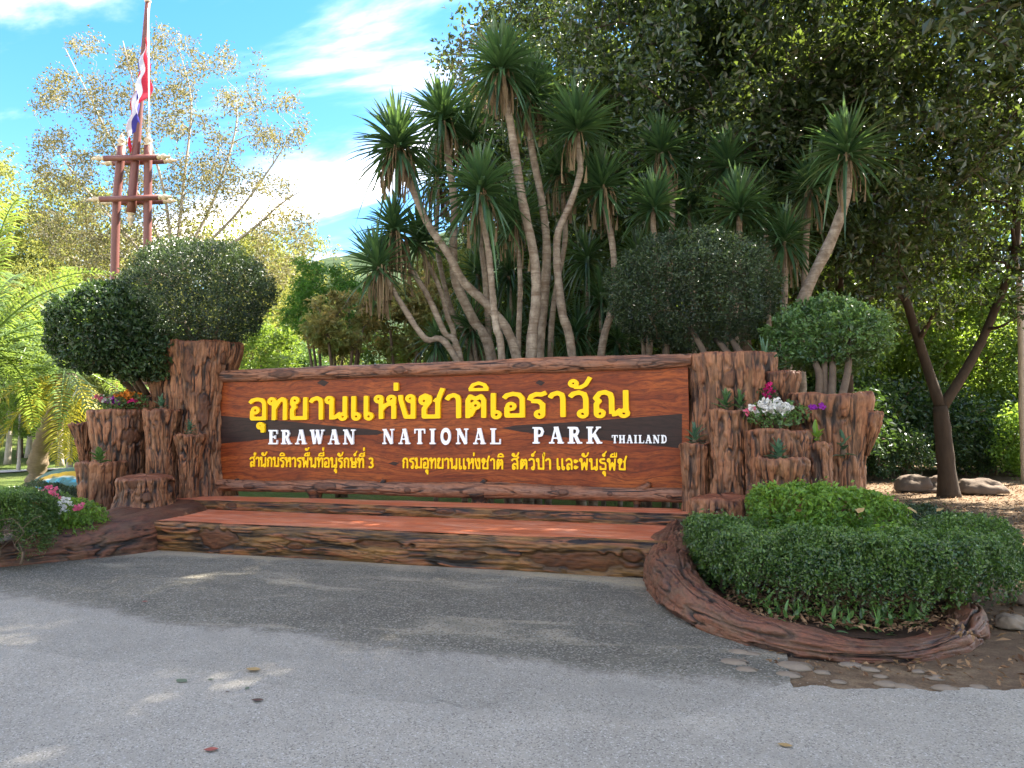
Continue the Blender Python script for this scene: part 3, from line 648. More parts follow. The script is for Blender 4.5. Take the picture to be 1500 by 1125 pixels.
# ---- lettering
def sdf_mesh(name, items, h, thick, mat, parent, org, sx, sz, v0):
    """items: ('p', w, pts) stroke with butt ends, ('r', w, cx, cy, rx, ry) ring; glyph space -> board"""
    xs_, ys_ = [], []
    for it in items:
        if it[0] == 'p': xs_ += [p[0] for p in it[2]]; ys_ += [p[1] for p in it[2]]
        else: xs_ += [it[2] - it[4], it[2] + it[4]]; ys_ += [it[3] - it[5], it[3] + it[5]]
    x0, x1, y0, y1 = min(xs_) - .16, max(xs_) + .16, min(ys_) - .16, max(ys_) + .16
    nx, ny = int((x1 - x0) / h) + 2, int((y1 - y0) / h) + 2
    X, Y = np.meshgrid(x0 + h * np.arange(nx), y0 + h * np.arange(ny), indexing='ij'); D = np.full(X.shape, 9.0)
    for it in items:
        if it[0] == 'r':
            _, w, cx_, cy_, rx, ry = it; q = np.hypot((X - cx_) / rx, (Y - cy_) / ry); D = np.minimum(D, np.abs(q - 1) * min(rx, ry) - w / 2)
        else:
            _, w, pts = it
            for k in range(len(pts) - 1):
                a, b2 = np.array(pts[k]), np.array(pts[k + 1]); L = np.hypot(*(b2 - a)); u = (b2 - a) / (L + 1e-9)
                s = (X - a[0]) * u[0] + (Y - a[1]) * u[1]; t = -(X - a[0]) * u[1] + (Y - a[1]) * u[0]
                dx, dy = np.abs(s - L / 2) - L / 2, np.abs(t) - w / 2
                D = np.minimum(D, np.hypot(np.maximum(dx, 0), np.maximum(dy, 0)) + np.minimum(np.maximum(dx, dy), 0))
                if k: D = np.minimum(D, np.hypot(X - a[0], Y - a[1]) - w / 2)
    D[np.abs(D) < 1e-5] = 1e-5
    Vd, V2, F, Wl = {}, [], [], []
    def vid(key, x, y):
        if key not in Vd: Vd[key] = len(V2); V2.append((x, y))
        return Vd[key]
    for i in range(nx - 1):
        for j in range(ny - 1):
            c = [(i, j), (i + 1, j), (i + 1, j + 1), (i, j + 1)]; d = [D[q] for q in c]
            ins = [q < 0 for q in d]
            if not any(ins): continue
            poly, cut = [], []
            for k in range(4):
                a, b2 = c[k], c[(k + 1) % 4]
                if ins[k]: poly.append(vid(a, X[a], Y[a]))
                if ins[k] != ins[(k + 1) % 4]:
                    f = d[k] / (d[k] - d[(k + 1) % 4]); key = (min(a, b2), max(a, b2), 'e')
                    x = X[a] + (X[b2] - X[a]) * f; y = Y[a] + (Y[b2] - Y[a]) * f
                    e = vid(key, x, y); poly.append(e); cut.append(e)
            if len(poly) >= 3: F.append(poly)
            if len(cut) == 2:
                k0 = poly.index(cut[0]); k1 = poly.index(cut[1])
                Wl.append((cut[0], cut[1]) if (k0 + 1) % len(poly) == k1 else (cut[1], cut[0]))
    n_ = len(V2)
    if not n_: return None
    V = [(org[0] + x * sx, v0 - thick, org[1] + y * sz) for x, y in V2]; F = [tuple(f) for f in F]
    bd = sorted({v for e in Wl for v in e}); mp_ = {v: n_ + k for k, v in enumerate(bd)}
    V += [(V[v][0], v0, V[v][2]) for v in bd]
    F += [(e[1], e[0], mp_[e[0]], mp_[e[1]]) for e in Wl]
    me = bpy.data.meshes.new(name); me.from_pydata(V, [], F); me.update()
    return link(name, me, mat, parent)
TW = .165
def P_(*p, w=None): return ('p', w or TW, list(p))
def O_(x, y, r=.115): return ('r', .13, x, y, r, r)
GL = {  # advance, strokes  (looped Thai lettering)
 'อ': (.72, [P_((.0, .76), (.10, .88), (.30, .93), (.50, .89), (.60, .74), (.60, .08), (.10, .08), (.10, .42)), P_((.1, .08), (.6, .0825)), P_((.52, .082), (.683, .082)), O_(.23, .44)]),
 'ท': (.78, [P_((.21, .84), (.21, 0)), P_((.21, .48), (.42, .84), (.54, .92), (.64, .86), (.66, .7), (.66, 0)), O_(.12, .83)]),
 'ย': (.74, [P_((.10, .82), (.09, .70), (.20, .56), (.10, .44), (.10, .08), (.62, .082)), P_((.62, 0), (.62, .98)), O_(.20, .84)]),
 'า': (.56, [P_((.02, .74), (.10, .87), (.26, .93), (.40, .86), (.43, .70), (.43, 0))]),
 'น': (.86, [P_((.21, .84), (.21, 0)), P_((.21, .08), (.36, .10), (.56, .26)), O_(.64, .12), P_((.72, .14), (.72, .98)), O_(.12, .83)]),
 'เ': (.40, [P_((.12, .98), (.12, .14)), O_(.22, .12)]),
 'ห': (.80, [P_((.21, .84), (.21, 0)), P_((.21, .38), (.36, .56), (.60, .68), (.67, .52), (.67, 0)), O_(.58, .82), P_((.67, .6), (.67, .82)), O_(.12, .83)]),
 'ง': (.62, [P_((.04, .98), (.06, .78), (.24, .08), (.50, .08)), P_((.50, 0), (.50, .84)), O_(.40, .83)]),
 'ช': (.90, [P_((.08, .72), (.10, .86), (.24, .94), (.38, .87), (.40, .70), (.20, .40), (.20, .08), (.68, .08)), P_((.68, 0), (.68, .62), (.74, .90), (.86, 1.22)), P_((.56, .78), (.66, .70)), O_(.19, .72)]),
 'ต': (.78, [P_((.12, 0), (.12, .70), (.20, .86), (.38, .76), (.56, .86), (.65, .70), (.65, 0)), P_((.34, .40), (.20, .08)), O_(.38, .50)]),
 'ร': (.60, [P_((.46, .12), (.46, .50), (.34, .62), (.10, .64)), P_((.04, .66), (.10, .82), (.26, .90), (.42, .88), (.58, .95)), O_(.36, .12)]),
 'ว': (.66, [P_((.02, .76), (.12, .88), (.30, .93), (.46, .86), (.51, .68), (.51, .12)), O_(.41, .12)]),
 'ณ': (1.10, [P_((.10, .12), (.10, .48), (.18, .58), (.08, .70), (.20, .88), (.36, .92), (.52, .84), (.56, .66), (.56, .10)), P_((.56, .08), (.68, .10), (.84, .26)), O_(.20, .12), O_(.92, .12), P_((.98, .14), (.98, .98))]),
 'ส': (.72, [P_((.02, .72), (.12, .86), (.32, .92), (.50, .86), (.58, .70), (.58, 0)), P_((.14, .12), (.14, .36), (.26, .48), (.56, .42)), P_((.48, .86), (.70, 1.12)), O_(.23, .12)]),
 'ล': (.72, [P_((.02, .72), (.12, .86), (.32, .92), (.50, .86), (.58, .70), (.58, 0)), P_((.14, .12), (.14, .36), (.26, .48), (.56, .42)), O_(.23, .12)]),
 'ก': (.72, [P_((.12, 0), (.12, .46), (.20, .56), (.06, .68), (.16, .86), (.34, .92), (.52, .86), (.58, .70), (.58, 0))]),
 'บ': (.78, [P_((.21, .84), (.21, .08), (.66, .08)), P_((.66, 0), (.66, .98)), O_(.12, .83)]),
 'ป': (.78, [P_((.21, .84), (.21, .08), (.66, .08)), P_((.66, 0), (.66, 1.40)), O_(.12, .83)]),
 'พ': (.88, [P_((.20, .84), (.24, .04), (.46, .62), (.66, .04), (.74, .98)), O_(.12, .83)]),
 'ษ': (.82, [P_((.21, .84), (.21, .08), (.66, .08)), P_((.66, 0), (.66, .98)), P_((.5, .46), (.88, .56)), O_(.42, .44), O_(.12, .83)]),
 'ม': (.82, [P_((.21, .84), (.21, .20)), P_((.26, .12), (.70, .08)), P_((.70, 0), (.70, .98)), O_(.16, .12), O_(.12, .83)]),
 'ธ': (.72, [P_((.58, .92), (.16, .90), (.08, .76), (.20, .62), (.58, .56), (.62, .40), (.62, .08), (.12, .08), (.12, .34))]),
 'ะ': (.50, [O_(.14, .72, .1), P_((.14, .60), (.42, .78)), O_(.14, .20, .1), P_((.14, .08), (.42, .26))]),
 '3': (.66, [P_((.06, .84), (.20, .93), (.42, .90), (.50, .74), (.40, .54), (.24, .50)), P_((.30, .52), (.48, .42), (.54, .24), (.42, .08), (.20, .06), (.04, .16))]),
}
MK = {  # marks: placed with their right edge at the right stem of the letter before them
 'ุ': (.30, [O_(.02, -.24, .10), P_((.12, -.16), (.12, -.54))]),
 '่': (.12, [P_((.06, 1.16), (.06, 1.50))]),
 'ิ': (.62, [P_((-.02, 1.13), (.64, 1.13), w=.12), P_((.02, 1.14), (.12, 1.32), (.31, 1.39), (.50, 1.32), (.60, 1.14), w=.13)]),
 'ี': (.62, [P_((-.02, 1.13), (.60, 1.13), w=.12), P_((.02, 1.14), (.12, 1.32), (.31, 1.38), (.46, 1.32), w=.13), P_((.60, 1.07), (.60, 1.52), w=.13)]),
 'ื': (.62, [P_((-.02, 1.13), (.60, 1.13), w=.12), P_((.02, 1.14), (.12, 1.32), (.31, 1.38), w=.13), P_((.42, 1.07), (.42, 1.50), w=.1), P_((.60, 1.07), (.60, 1.50), w=.1)]),
 'ั': (.62, [O_(.08, 1.28, .1), P_((.10, 1.14), (.30, 1.12), (.46, 1.22), (.60, 1.50), w=.14)]),
 '้': (.40, [O_(-.02, 1.66, .07), P_((.0, 1.60), (.16, 1.58), (.36, 1.84), w=.12)]),
 '์': (.30, [O_(.02, 1.26, .09), P_((.06, 1.34), (.30, 1.60), w=.11)]),
 'ฺ': (.1, []),
}
def thai(text, x0, x1, z0, H, mat, thick, h):
    """text laid between board x0 and x1, baseline z0, letter height H"""
    glyphs = []; x = 0.0; prev = 0.0; up = False
    for ch in text:
        if ch == ' ': x += .42; continue
        if ch in MK:
            w, it = MK[ch]; dz = 0
            if ch == '่' and up: dz = .46
            if ch == '้' and up: dz = .10
            if ch == '์' and up: dz = .35
            if ch in 'ิีืั': up = True
            glyphs.append((x - .06 - w + (-.0), dz, it, True))
        elif ch == 'ำ':
            glyphs.append((x - .12, 1.27, [O_(0, 0, .1)], True)); w, it = GL['า']; glyphs.append((x, 0, it, False)); x += w; up = False
        else:
            w, it = GL[ch]; glyphs.append((x, 0, it, False)); x += w + .07; up = False
    s = (x1 - x0) / (x - .12)
    for gx_, gz, it, mk in glyphs:
        its = []
        for q in it:
            if q[0] == 'p': its.append(('p', q[1], [(p[0] * 1.0, p[1] + gz) for p in q[2]]))
            else: its.append(('r', q[1], q[2], q[3] + gz, q[4], q[5]))
        sdf_mesh('letter', its, h, thick, mat, sign, (x0 + gx_ * s, z0), s, H, PV)
thai('อุทยานเเห่งชาติเอราวัณ', -8.03, -1.72, 1.78, .375, MAT['yellow'], .045, .03)
thai('สำนักบริหารพื้นที่อนุรักษ์ที่ 3', -8.03, -5.72, 1.015, .165, MAT['yellow'], .022, .06)
thai('กรมอุทยานเเห่งชาติ', -5.22, -3.58, 1.02, .165, MAT['yellow'], .022, .06)
thai('สัตว์ป่า', -3.45, -2.85, 1.025, .165, MAT['yellow'], .022, .06)
thai('เเละพันธุ์พืช', -2.77, -1.76, 1.03, .165, MAT['yellow'], .022, .06)
def b_(x0, x1, y, w=.1): return ('p', w, [(x0, y), (x1, y)])
def s_(x, y0=0, y1=1, w=.21): return ('p', w, [(x, y0), (x, y1)])
EN = {
 'E': (.74, [s_(.19), b_(0, .68, .95), b_(0, .70, .05), b_(.19, .50, .5), s_(.64, .70, 1, .08), s_(.66, 0, .30, .08), s_(.5, .36, .64, .08)]),
 'R': (.84, [s_(.20), b_(0, .42, .95), b_(0, .40, .05), ('p', .15, [(.3, .925), (.5, .91), (.57, .74), (.5, .55), (.3, .50)]), ('p', .19, [(.40, .52), (.62, .02)]), b_(.52, .80, .05)]),
 'A': (.86, [('p', .09, [(.38, 1), (.14, .03)]), ('p', .22, [(.42, 1), (.66, .02)]), b_(.22, .60, .33, .09), b_(0, .30, .05), b_(.48, .84, .05), b_(.28, .5, .96)]),
 'W': (1.10, [('p', .2, [(.16, 1), (.34, .02)]), ('p', .09, [(.36, .02), (.54, .92)]), ('p', .2, [(.54, .96), (.72, .02)]), ('p', .09, [(.74, .02), (.93, .97)]), b_(0, .32, .95), b_(.42, .66, .95), b_(.80, 1.06, .95)]),
 'N': (.90, [s_(.15, 0, 1, .09), ('p', .22, [(.16, .97), (.68, .03)]), s_(.70, 0, 1, .09), b_(0, .26, .95), b_(0, .30, .05), b_(.55, .86, .95)]),
 'T': (.80, [s_(.38), b_(0, .76, .95), s_(.04, .68, 1, .08), s_(.72, .68, 1, .08), b_(.20, .56, .05)]),
 'I': (.48, [s_(.21), b_(0, .42, .95), b_(0, .42, .05)]),
 'O': (.80, [('r', .17, .37, .5, .27, .42)]),
 'L': (.74, [s_(.20), b_(0, .40, .95), b_(0, .70, .05), s_(.66, 0, .34, .08)]),
 'P': (.74, [s_(.20), b_(0, .42, .95), b_(0, .40, .05), ('p', .15, [(.3, .925), (.5, .91), (.58, .72), (.5, .50), (.3, .46)])]),
 'K': (.88, [s_(.20), b_(0, .38, .95), b_(0, .38, .05), ('p', .10, [(.28, .38), (.66, .95)]), ('p', .21, [(.40, .58), (.68, .02)]), b_(.52, .80, .95), b_(.56, .86, .05)]),
 'H': (.86, [s_(.19), s_(.63), b_(0, .36, .95), b_(0, .36, .05), b_(.46, .82, .95), b_(.46, .82, .05), b_(.19, .63, .5)]),
 'D': (.82, [s_(.20), b_(0, .42, .95), b_(0, .42, .05), ('p', .16, [(.3, .925), (.50, .88), (.63, .68), (.63, .32), (.50, .12), (.3, .075)])]),
}
def latin(text, x0, x1, z0, H, gap, thick, h):
    tot = sum(EN[c][0] for c in text) + gap * (len(text) - 1); s = (x1 - x0) / tot; x = 0
    for c in text:
        w, it = EN[c]; sdf_mesh('letter', it, h, thick, MAT['white'], sign, (x0 + x * s, z0), s, H, PV - .006); x += w + gap
latin('ERAWAN', -7.66, -6.03, 1.385, .235, .22, .03, .035)
latin('NATIONAL', -5.56, -3.60, 1.39, .235, .28, .03, .035)
latin('PARK', -3.12, -2.09, 1.40, .24, .20, .03, .035)
latin('THAILAND', -1.96, -1.19, 1.405, .115, .10, .02, .05)

# ---------------------------------------------------------------- stump planters
FACE = lambda c: math.atan2(-c[1], -c[0])
def sk(c, r, px, py, wpx, hpx, dep):          # knot on a stump, by where it shows
    p = np.array([c[0], c[1]]); D = p @ FW0[:2]; q = wp(px, py, D - r * .8); lat = (q[:2] - p) @ RT[:2]
    return (q[2] - c[2], FACE(c) + math.asin(max(-.95, min(.95, lat / r))), hpx / FPX * D, wpx / FPX * D, dep)
def lob(c, dphi, wd, am, z0, z1): return (FACE(c) + dphi, wd, am, z0, z1)
def stump(name, c, prof, parent, seed, lobes=(), knots=(), amp=.032, res=.014, f=7.0, **k):
    return bark_lathe(name, MAT['stump'], c, prof, parent, seed, amp, res, lobes, knots, f, **k)
def cup_prof(r0, r1, z0, z1, depth=.10, flare=1.0):
    return [(r0, z0, 1), ((r0 + r1) / 2 * .97, z0 + (z1 - z0) * .35, 1), (r1 * .95, z0 + (z1 - z0) * .75, 1), (r1 * flare, z1 - .03, .9), (r1 * .97, z1, .5), (r1 * .84, z1 - .012, .2), (r1 * .78, z1 - depth, .1), (.01, z1 - depth, 0)]
def soil_disc(c, r, z, parent):
    mb = MB(); mb.lathe((c[0], c[1], c[2] + z), [(r, -.02), (r * .6, .015), (.001, .02)], 20); mb.build('soil', MAT['soil'], parent)

pl = empty('stump_planter', (-9.6, 9.9, 0), 'tall cement tree-stump planter with side cups at the left end of the sign', 'planter', 'stump planters flanking the sign')
c = (-9.17, 10.42, 0.0)
stump('trunk', c, [(.74, .25, 1), (.64, .6, 1), (.55, 1.2, 1), (.53, 1.9, 1), (.58, 2.5, 1), (.66, 2.95, 1), (.67, 3.08, .9), (.65, 3.13, .4), (.55, 3.11, .2), (.50, 3.0, 0), (.01, 3.0, 0)], pl, 101,
      [lob(c, 1.15, .35, .12, 2.5, 2.9), lob(c, -1.2, .4, .08, 2.6, 2.2)],
      [sk(c, .6, 257, 538, 9, 24, -.5), sk(c, .55, 282, 605, 11, 22, .3), sk(c, .6, 303, 525, 5, 8, .2), sk(c, .55, 255, 680, 7, 38, -2.2), sk(c, .55, 296, 650, 5, 12, .2)], f=7)
soil_disc(c, .5, 3.01, pl)
c = (-9.80, 10.22, 0.0); stump('side_cup', c, [(.14, 1.9, 1), (.2, 2.3, 1), (.25, 2.6, 1), (.27, 2.72, .8), (.24, 2.75, .3), (.01, 2.72, 0)], pl, 102, f=9)
c = (-10.22, 9.85, 0.0)
stump('wide_cup', c, [(.48, .2, 1), (.46, .8, 1), (.50, 1.4, 1), (.55, 1.85, 1), (.56, 1.95, .8), (.53, 1.985, .3), (.48, 1.96, .2), (.46, 1.84, 0), (.01, 1.84, 0)], pl, 103, [], [sk(c, .5, 175, 640, 14, 10, -.3)], f=7)
soil_disc(c, .45, 1.85, pl)
c = (-10.25, 10.35, 0.0); stump('back_cup', c, [(.45, 1.2, 1), (.48, 1.8, 1), (.52, 2.2, 1), (.50, 2.26, .5), (.42, 2.22, .1), (.01, 2.15, 0)], pl, 104, f=8)
c = (-10.92, 9.75, 0.0); stump('side_cup', c, [(.05, .9, 1), (.12, 1.3, 1), (.2, 1.6, 1), (.25, 1.74, .8), (.21, 1.77, .3), (.16, 1.7, .1), (.01, 1.7, 0)], pl, 105, f=9, lean=(-.12, 0))
c = (-9.30, 9.72, 0.0); stump('narrow_cup', c, [(.26, .3, 1), (.22, .8, 1), (.23, 1.4, 1), (.30, 1.85, 1), (.31, 1.95, .8), (.27, 1.985, .3), (.22, 1.93, .1), (.01, 1.92, 0)], pl, 106, [], [sk(c, .24, 252, 640, 6, 14, -.8)], f=8)
soil_disc(c, .22, 1.93, pl)
c = (-8.84, 9.86, 0.0); stump('narrow_cup', c, [(.16, .3, 1), (.15, .8, 1), (.19, 1.2, 1), (.26, 1.48, 1), (.27, 1.55, .8), (.23, 1.58, .3), (.18, 1.53, .1), (.01, 1.52, 0)], pl, 107, f=9)
soil_disc(c, .18, 1.53, pl)
c = (-9.98, 9.20, 0.0); stump('low_cup', c, [(.37, .15, 1), (.33, .5, 1), (.35, .95, 1), (.38, 1.10, .9), (.35, 1.145, .3), (.30, 1.10, .1), (.01, 1.06, 0)], pl, 108, f=8)
soil_disc(c, .3, 1.07, pl)
c = (-8.86, 8.98, 0.0)
o = stump('stump_stool', c, [(.47, .44, 1), (.43, .55, 1), (.40, .75, 1), (.42, .87, 1), (.40, .91, .35), (.34, .93, .05), (.01, .935, 0)], None, 109, [lob(c, .9, .3, -.06, .4, .6)], [sk(c, .42, 181, 707, 10, 9, -.8), sk(c, .42, 238, 712, 5, 9, -2.4), sk(c, .42, 202, 728, 8, 7, .6)], f=8, res=.011, n=240)
tag(o, 'short knotty stump stool standing on the root kerb at the left end of the bench', 'stool', 'stump stools at the ends of the bench')

pr_ = empty('stump_planter', (0.2, 10.0, 0), 'clustered cement tree-stump planter stepping down at the right end of the sign', 'planter', 'stump planters flanking the sign')
c = (-.36, 10.62, 0.0)
stump('trunk', c, [(.66, .1, 1), (.60, .6, 1), (.57, 1.4, 1), (.58, 2.1, 1), (.61, 2.48, 1), (.61, 2.58, .9), (.58, 2.63, .4), (.50, 2.61, .2), (.45, 2.5, 0), (.01, 2.5, 0)], pr_, 201, [lob(c, 1.1, .4, .1, 2.0, 2.4)],
      [sk(c, .58, 1006, 545, 7, 10, -.6), sk(c, .58, 1014, 600, 6, 22, -1.2), sk(c, .58, 1085, 555, 8, 12, .3), sk(c, .58, 1020, 700, 9, 12, .1)], f=7)
soil_disc(c, .45, 2.51, pr_)
c = (.22, 10.52, 0.0); stump('side_cup', c, [(.2, 1.4, 1), (.26, 1.9, 1), (.33, 2.22, 1), (.35, 2.33, .8), (.31, 2.36, .3), (.25, 2.32, .1), (.01, 2.3, 0)], pr_, 202, f=8)
c = (-.33, 9.98, 0.0); stump('narrow_cup', c, [(.36, .3, 1), (.31, .8, 1), (.30, 1.3, 1), (.29, 1.7, 1), (.30, 1.83, .9), (.27, 1.86, .3), (.22, 1.8, .1), (.01, 1.79, 0)], pr_, 203, f=8)
soil_disc(c, .22, 1.8, pr_)
c = (-.80, 10.02, 0.0); stump('narrow_cup', c, [(.2, .4, 1), (.19, .9, 1), (.21, 1.25, 1), (.23, 1.40, .9), (.2, 1.43, .3), (.15, 1.38, .1), (.01, 1.37, 0)], pr_, 204, f=8)
c = (.22, 9.72, 0.0)
stump('mid_stump', c, [(.46, .05, 1), (.41, .5, 1), (.38, 1.1, 1), (.39, 1.5, 1), (.39, 1.57, .9), (.36, 1.60, .3), (.31, 1.56, .1), (.29, 1.45, 0), (.01, 1.45, 0)], pr_, 205, [], [sk(c, .4, 1098, 705, 8, 16, -1.6)], f=8)
soil_disc(c, .29, 1.46, pr_)
c = (.24, 9.34, 0.0)
stump('low_cup', c, [(.26, .0, 1), (.25, .5, 1), (.27, 1.0, 1), (.31, 1.18, 1), (.31, 1.25, .8), (.27, 1.28, .3), (.22, 1.2, .1), (.01, 1.16, 0)], pr_, 206, f=8)
soil_disc(c, .23, 1.17, pr_)
c = (.66, 9.75, 0.0); stump('narrow_cup', c, [(.22, .1, 1), (.19, .7, 1), (.17, 1.2, 1), (.19, 1.40, .9), (.16, 1.44, .3), (.12, 1.38, .1), (.01, 1.37, 0)], pr_, 207, f=9)
c = (.86, 10.42, 0.0)
stump('far_stump', c, [(.46, .05, 1), (.40, .5, 1), (.41, 1.0, 1), (.46, 1.6, 1), (.50, 1.95, 1), (.50, 2.03, .8), (.46, 2.06, .3), (.40, 2.03, .1), (.38, 1.95, 0), (.01, 1.95, 0)], pr_, 208, [lob(c, 1.25, .3, .16, 1.2, 1.7)],
      [sk(c, .45, 1192, 600, 9, 14, -.3), sk(c, .45, 1205, 648, 12, 8, .5)], f=7)
soil_disc(c, .38, 1.96, pr_)
c = (1.27, 10.32, 0.0); stump('side_cup', c, [(.04, 1.25, 1), (.12, 1.45, 1), (.19, 1.65, 1), (.21, 1.80, .8), (.18, 1.83, .3), (.12, 1.8, .1), (.01, 1.8, 0)], pr_, 209, f=9, lean=(.05, 0))
c = (-.46, 9.42, 0.0)
o = stump('stump_stool', c, [(.41, .25, 1), (.385, .5, 1), (.375, .70, 1), (.36, .765, .4), (.31, .785, .05), (.01, .79, 0)], None, 210, [], [sk(c, .38, 1060, 755, 8, 7, -.5)], f=9, res=.011, n=240)
tag(o, 'short round stump stool standing behind the hedge at the right end of the bench', 'stool', 'stump stools at the ends of the bench')

# ---------------------------------------------------------------- foliage helpers
def unit(v): return v / (np.linalg.norm(v, axis=-1, keepdims=True) + 1e-9)
def rdir(n): return unit(RNG.normal(size=(n, 3)))
def leaf_quads(C, Nn, A, L, Wd, fold=0.25):
    """rhombic folded leaves; C centre, Nn face normal, A axis"""
    n = len(C); L = np.broadcast_to(L, (n,))[:, None]; Wd = np.broadcast_to(Wd, (n,))[:, None]
    A = unit(A); B = unit(np.cross(Nn, A)); Nn = np.cross(A, B)
    V = np.stack([C - A * L / 2, C - A * L * .05 + B * Wd / 2 + Nn * Wd * fold, C + A * L / 2, C - A * L * .05 - B * Wd / 2 + Nn * Wd * fold], 1).reshape(-1, 3)
    k = 4 * np.arange(n)[:, None]
    F = np.concatenate([k + np.array([[0, 1, 2]]), k + np.array([[0, 2, 3]])])
    return V, F
def leaves(name, C, Nn, A, L, Wd, tint, mat, parent=None, loc=None, kind=None, fold=0.25):
    V, F = leaf_quads(C, Nn, A, L, Wd, fold)
    me = mesh_np(name, V, F, False, {'tint': np.repeat(np.clip(tint, 0, 1), 4)})
    me.materials.append(mat)
    return link(name, me, None, parent, loc, kind) if (parent is not None or loc is not None or kind) else me
def leaf_cloud(centers, rad, per, L, ar=0.45, up=0.5, flat=0.8, outc=None, size_var=0.3):
    """leaves scattered in balls round the centres -> C, N, A, L, W, tint"""
    k = len(centers); n = k * per
    cid = np.repeat(np.arange(k), per)
    off = rdir(n) * (RNG.random(n) ** 0.55)[:, None] * np.broadcast_to(rad, (k,))[cid][:, None]; off[:, 2] *= flat
    C = centers[cid] + off
    Nn = rdir(n) + np.array([0, 0, up]); Nn = unit(Nn)
    A = unit(rdir(n) + unit(off) * 0.8 + np.array([0, 0, -0.25]))
    LL = L * (1 + size_var * RNG.normal(size=n).clip(-1.5, 1.5))
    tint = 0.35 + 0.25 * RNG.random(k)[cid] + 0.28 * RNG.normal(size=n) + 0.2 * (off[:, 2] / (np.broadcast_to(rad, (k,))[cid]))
    return C, Nn, A, LL, LL * ar, tint
def crown_centers(ells, n, seed, shell=0.45, thr=-0.25, fr=0.5):
    out = []; tot = sum(e[1][0] * e[1][1] * e[1][2] for e in ells)
    for c, r in ells:
        m = int(n * r[0] * r[1] * r[2] / tot * 3) + 8
        d = rdir(m); rr = shell + (1 - shell) * RNG.random(m) ** 0.7
        P = np.array(c) + d * rr[:, None] * np.array(r) * (1 + 0.22 * noise(d * 2.2 + c[0], seed))[:, None]
        P = P[noise(P * fr, seed + 3) > thr]; out.append(P[:int(n * r[0] * r[1] * r[2] / tot) + 4])
    return np.concatenate(out)
def limbs(mb, start_nodes, targets, r0, rtip=0.012, seg=6, droop=0.0, wig=0.12, n=5):
    """grow limbs from nodes [(pos, radius)] to targets, each new limb offering new nodes"""
    nodes = [np.array(p[0], float) for p in start_nodes]; rads = [p[1] for p in start_nodes]
    c0 = nodes[-1]
    order = np.argsort([np.linalg.norm(t - c0) for t in targets])
    for i in order:
        t = targets[i]; ND = np.array(nodes); d = np.linalg.norm(ND - t, axis=1) + 0.6 * np.maximum(0, ND[:, 2] - t[2] + 0.2 * np.linalg.norm(ND[:, :2] - t[:2], axis=1)) - 1.2 * np.minimum(np.array(rads), .15)
        j = int(np.argmin(d)); p0 = nodes[j]; L = np.linalg.norm(t - p0)
        if L < 0.05: continue
        mid = (p0 + t) / 2 + RNG.normal(size=3) * wig * L; mid[2] += 0.10 * L
        P = spline([p0, mid, t], seg); ra = min(rads[j] * 0.72, 0.015 + 0.028 * L + r0 * 0.18 * L / 3)
        R = np.linspace(ra, rtip, seg); mb.tube(P, R, n, cap=False)
        for k in range(2, seg): nodes.append(P[k]); rads.append(R[k])
def trunk_mesh(mb, path, r0, r1, n=12, flare=0.35, pts=16, wob=0.06):
    P = spline(path, pts); t = np.linspace(0, 1, pts)
    R = (r0 + (r1 - r0) * t) * (1 + flare * np.exp(-t * 9)) * (1 + wob * RNG.normal(size=pts))
    mb.tube(P, R, n, cap=True); return P, R
def tree(name, base, path, r0, r1, ells, nclump, per, L, crad, lmat, tmat, label, cat='tree', group=None, seed=1, thr=-0.25, limb_every=1, ar=.45, shell=.45, up=.5, fr=.5, rz=0, extra_limbs=None, wig=.12, shade=None):
    """path / ells are relative to the base"""
    root = empty(name, base, label, cat, group, rz)
    mb = MB(); P, R = trunk_mesh(mb, path, r0, r1); mb.build('trunk', tmat, root, loc=(0, 0, 0))
    cc = crown_centers(ells, nclump, seed, shell, thr, fr)
    lb = MB(); limbs(lb, [(P[k], R[k]) for k in range(len(P) // 2, len(P))], cc[::limb_every], r0, wig=wig); lb.build('limbs', tmat, root, loc=(0, 0, 0), kind='stuff')
    a = leaf_cloud(cc, crad, per, L, ar, up)
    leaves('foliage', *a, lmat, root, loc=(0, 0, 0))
    return root
def copy_thing(root, loc, rz, sc=1.0, label=None, group=None):
    r = root.copy(); COL.objects.link(r); r.location = [float(v) for v in loc]; r.rotation_euler.z = rz; r.scale = (sc, sc, sc)
    if label: r['label'] = label
    if group: r['group'] = group
    for ch in [o for o in bpy.data.objects if o.parent == root]:
        c2 = ch.copy(); COL.objects.link(c2); c2.parent = r; c2.matrix_parent_inverse = ch.matrix_parent_inverse.copy()
    return r

MAT['leaf_dark'] = leaf_mat('dark_glossy_leaves', (0.014, 0.034, 0.012), (0.05, 0.095, 0.025), (0.11, 0.20, 0.03), 0.22, 0.4, 0.45)
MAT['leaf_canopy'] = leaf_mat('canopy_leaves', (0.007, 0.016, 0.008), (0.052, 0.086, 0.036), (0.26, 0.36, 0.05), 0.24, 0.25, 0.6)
MAT['leaf_bright'] = leaf_mat('bright_backlit_leaves', (0.035, 0.075, 0.012), (0.12, 0.19, 0.03), (0.34, 0.48, 0.05), 0.42, 0.5, 0.35)
MAT['leaf_yellow'] = leaf_mat('yellowing_leaves', (0.09, 0.12, 0.025), (0.23, 0.25, 0.075), (0.40, 0.40, 0.08), 0.40, 0.55, 0.3, (0.5, (0.11, 0.15, 0.03), (0.22, 0.26, 0.06)))
MAT['leaf_sparse'] = leaf_mat('olive_sparse_leaves', (0.07, 0.085, 0.03), (0.20, 0.175, 0.085), (0.32, 0.28, 0.09), 0.35, 0.5, 0.35)
MAT['leaf_hedge'] = leaf_mat('hedge_leaves', (0.012, 0.036, 0.007), (0.13, 0.22, 0.035), (0.2, 0.36, 0.07), 0.26, 0.3, 0.55)
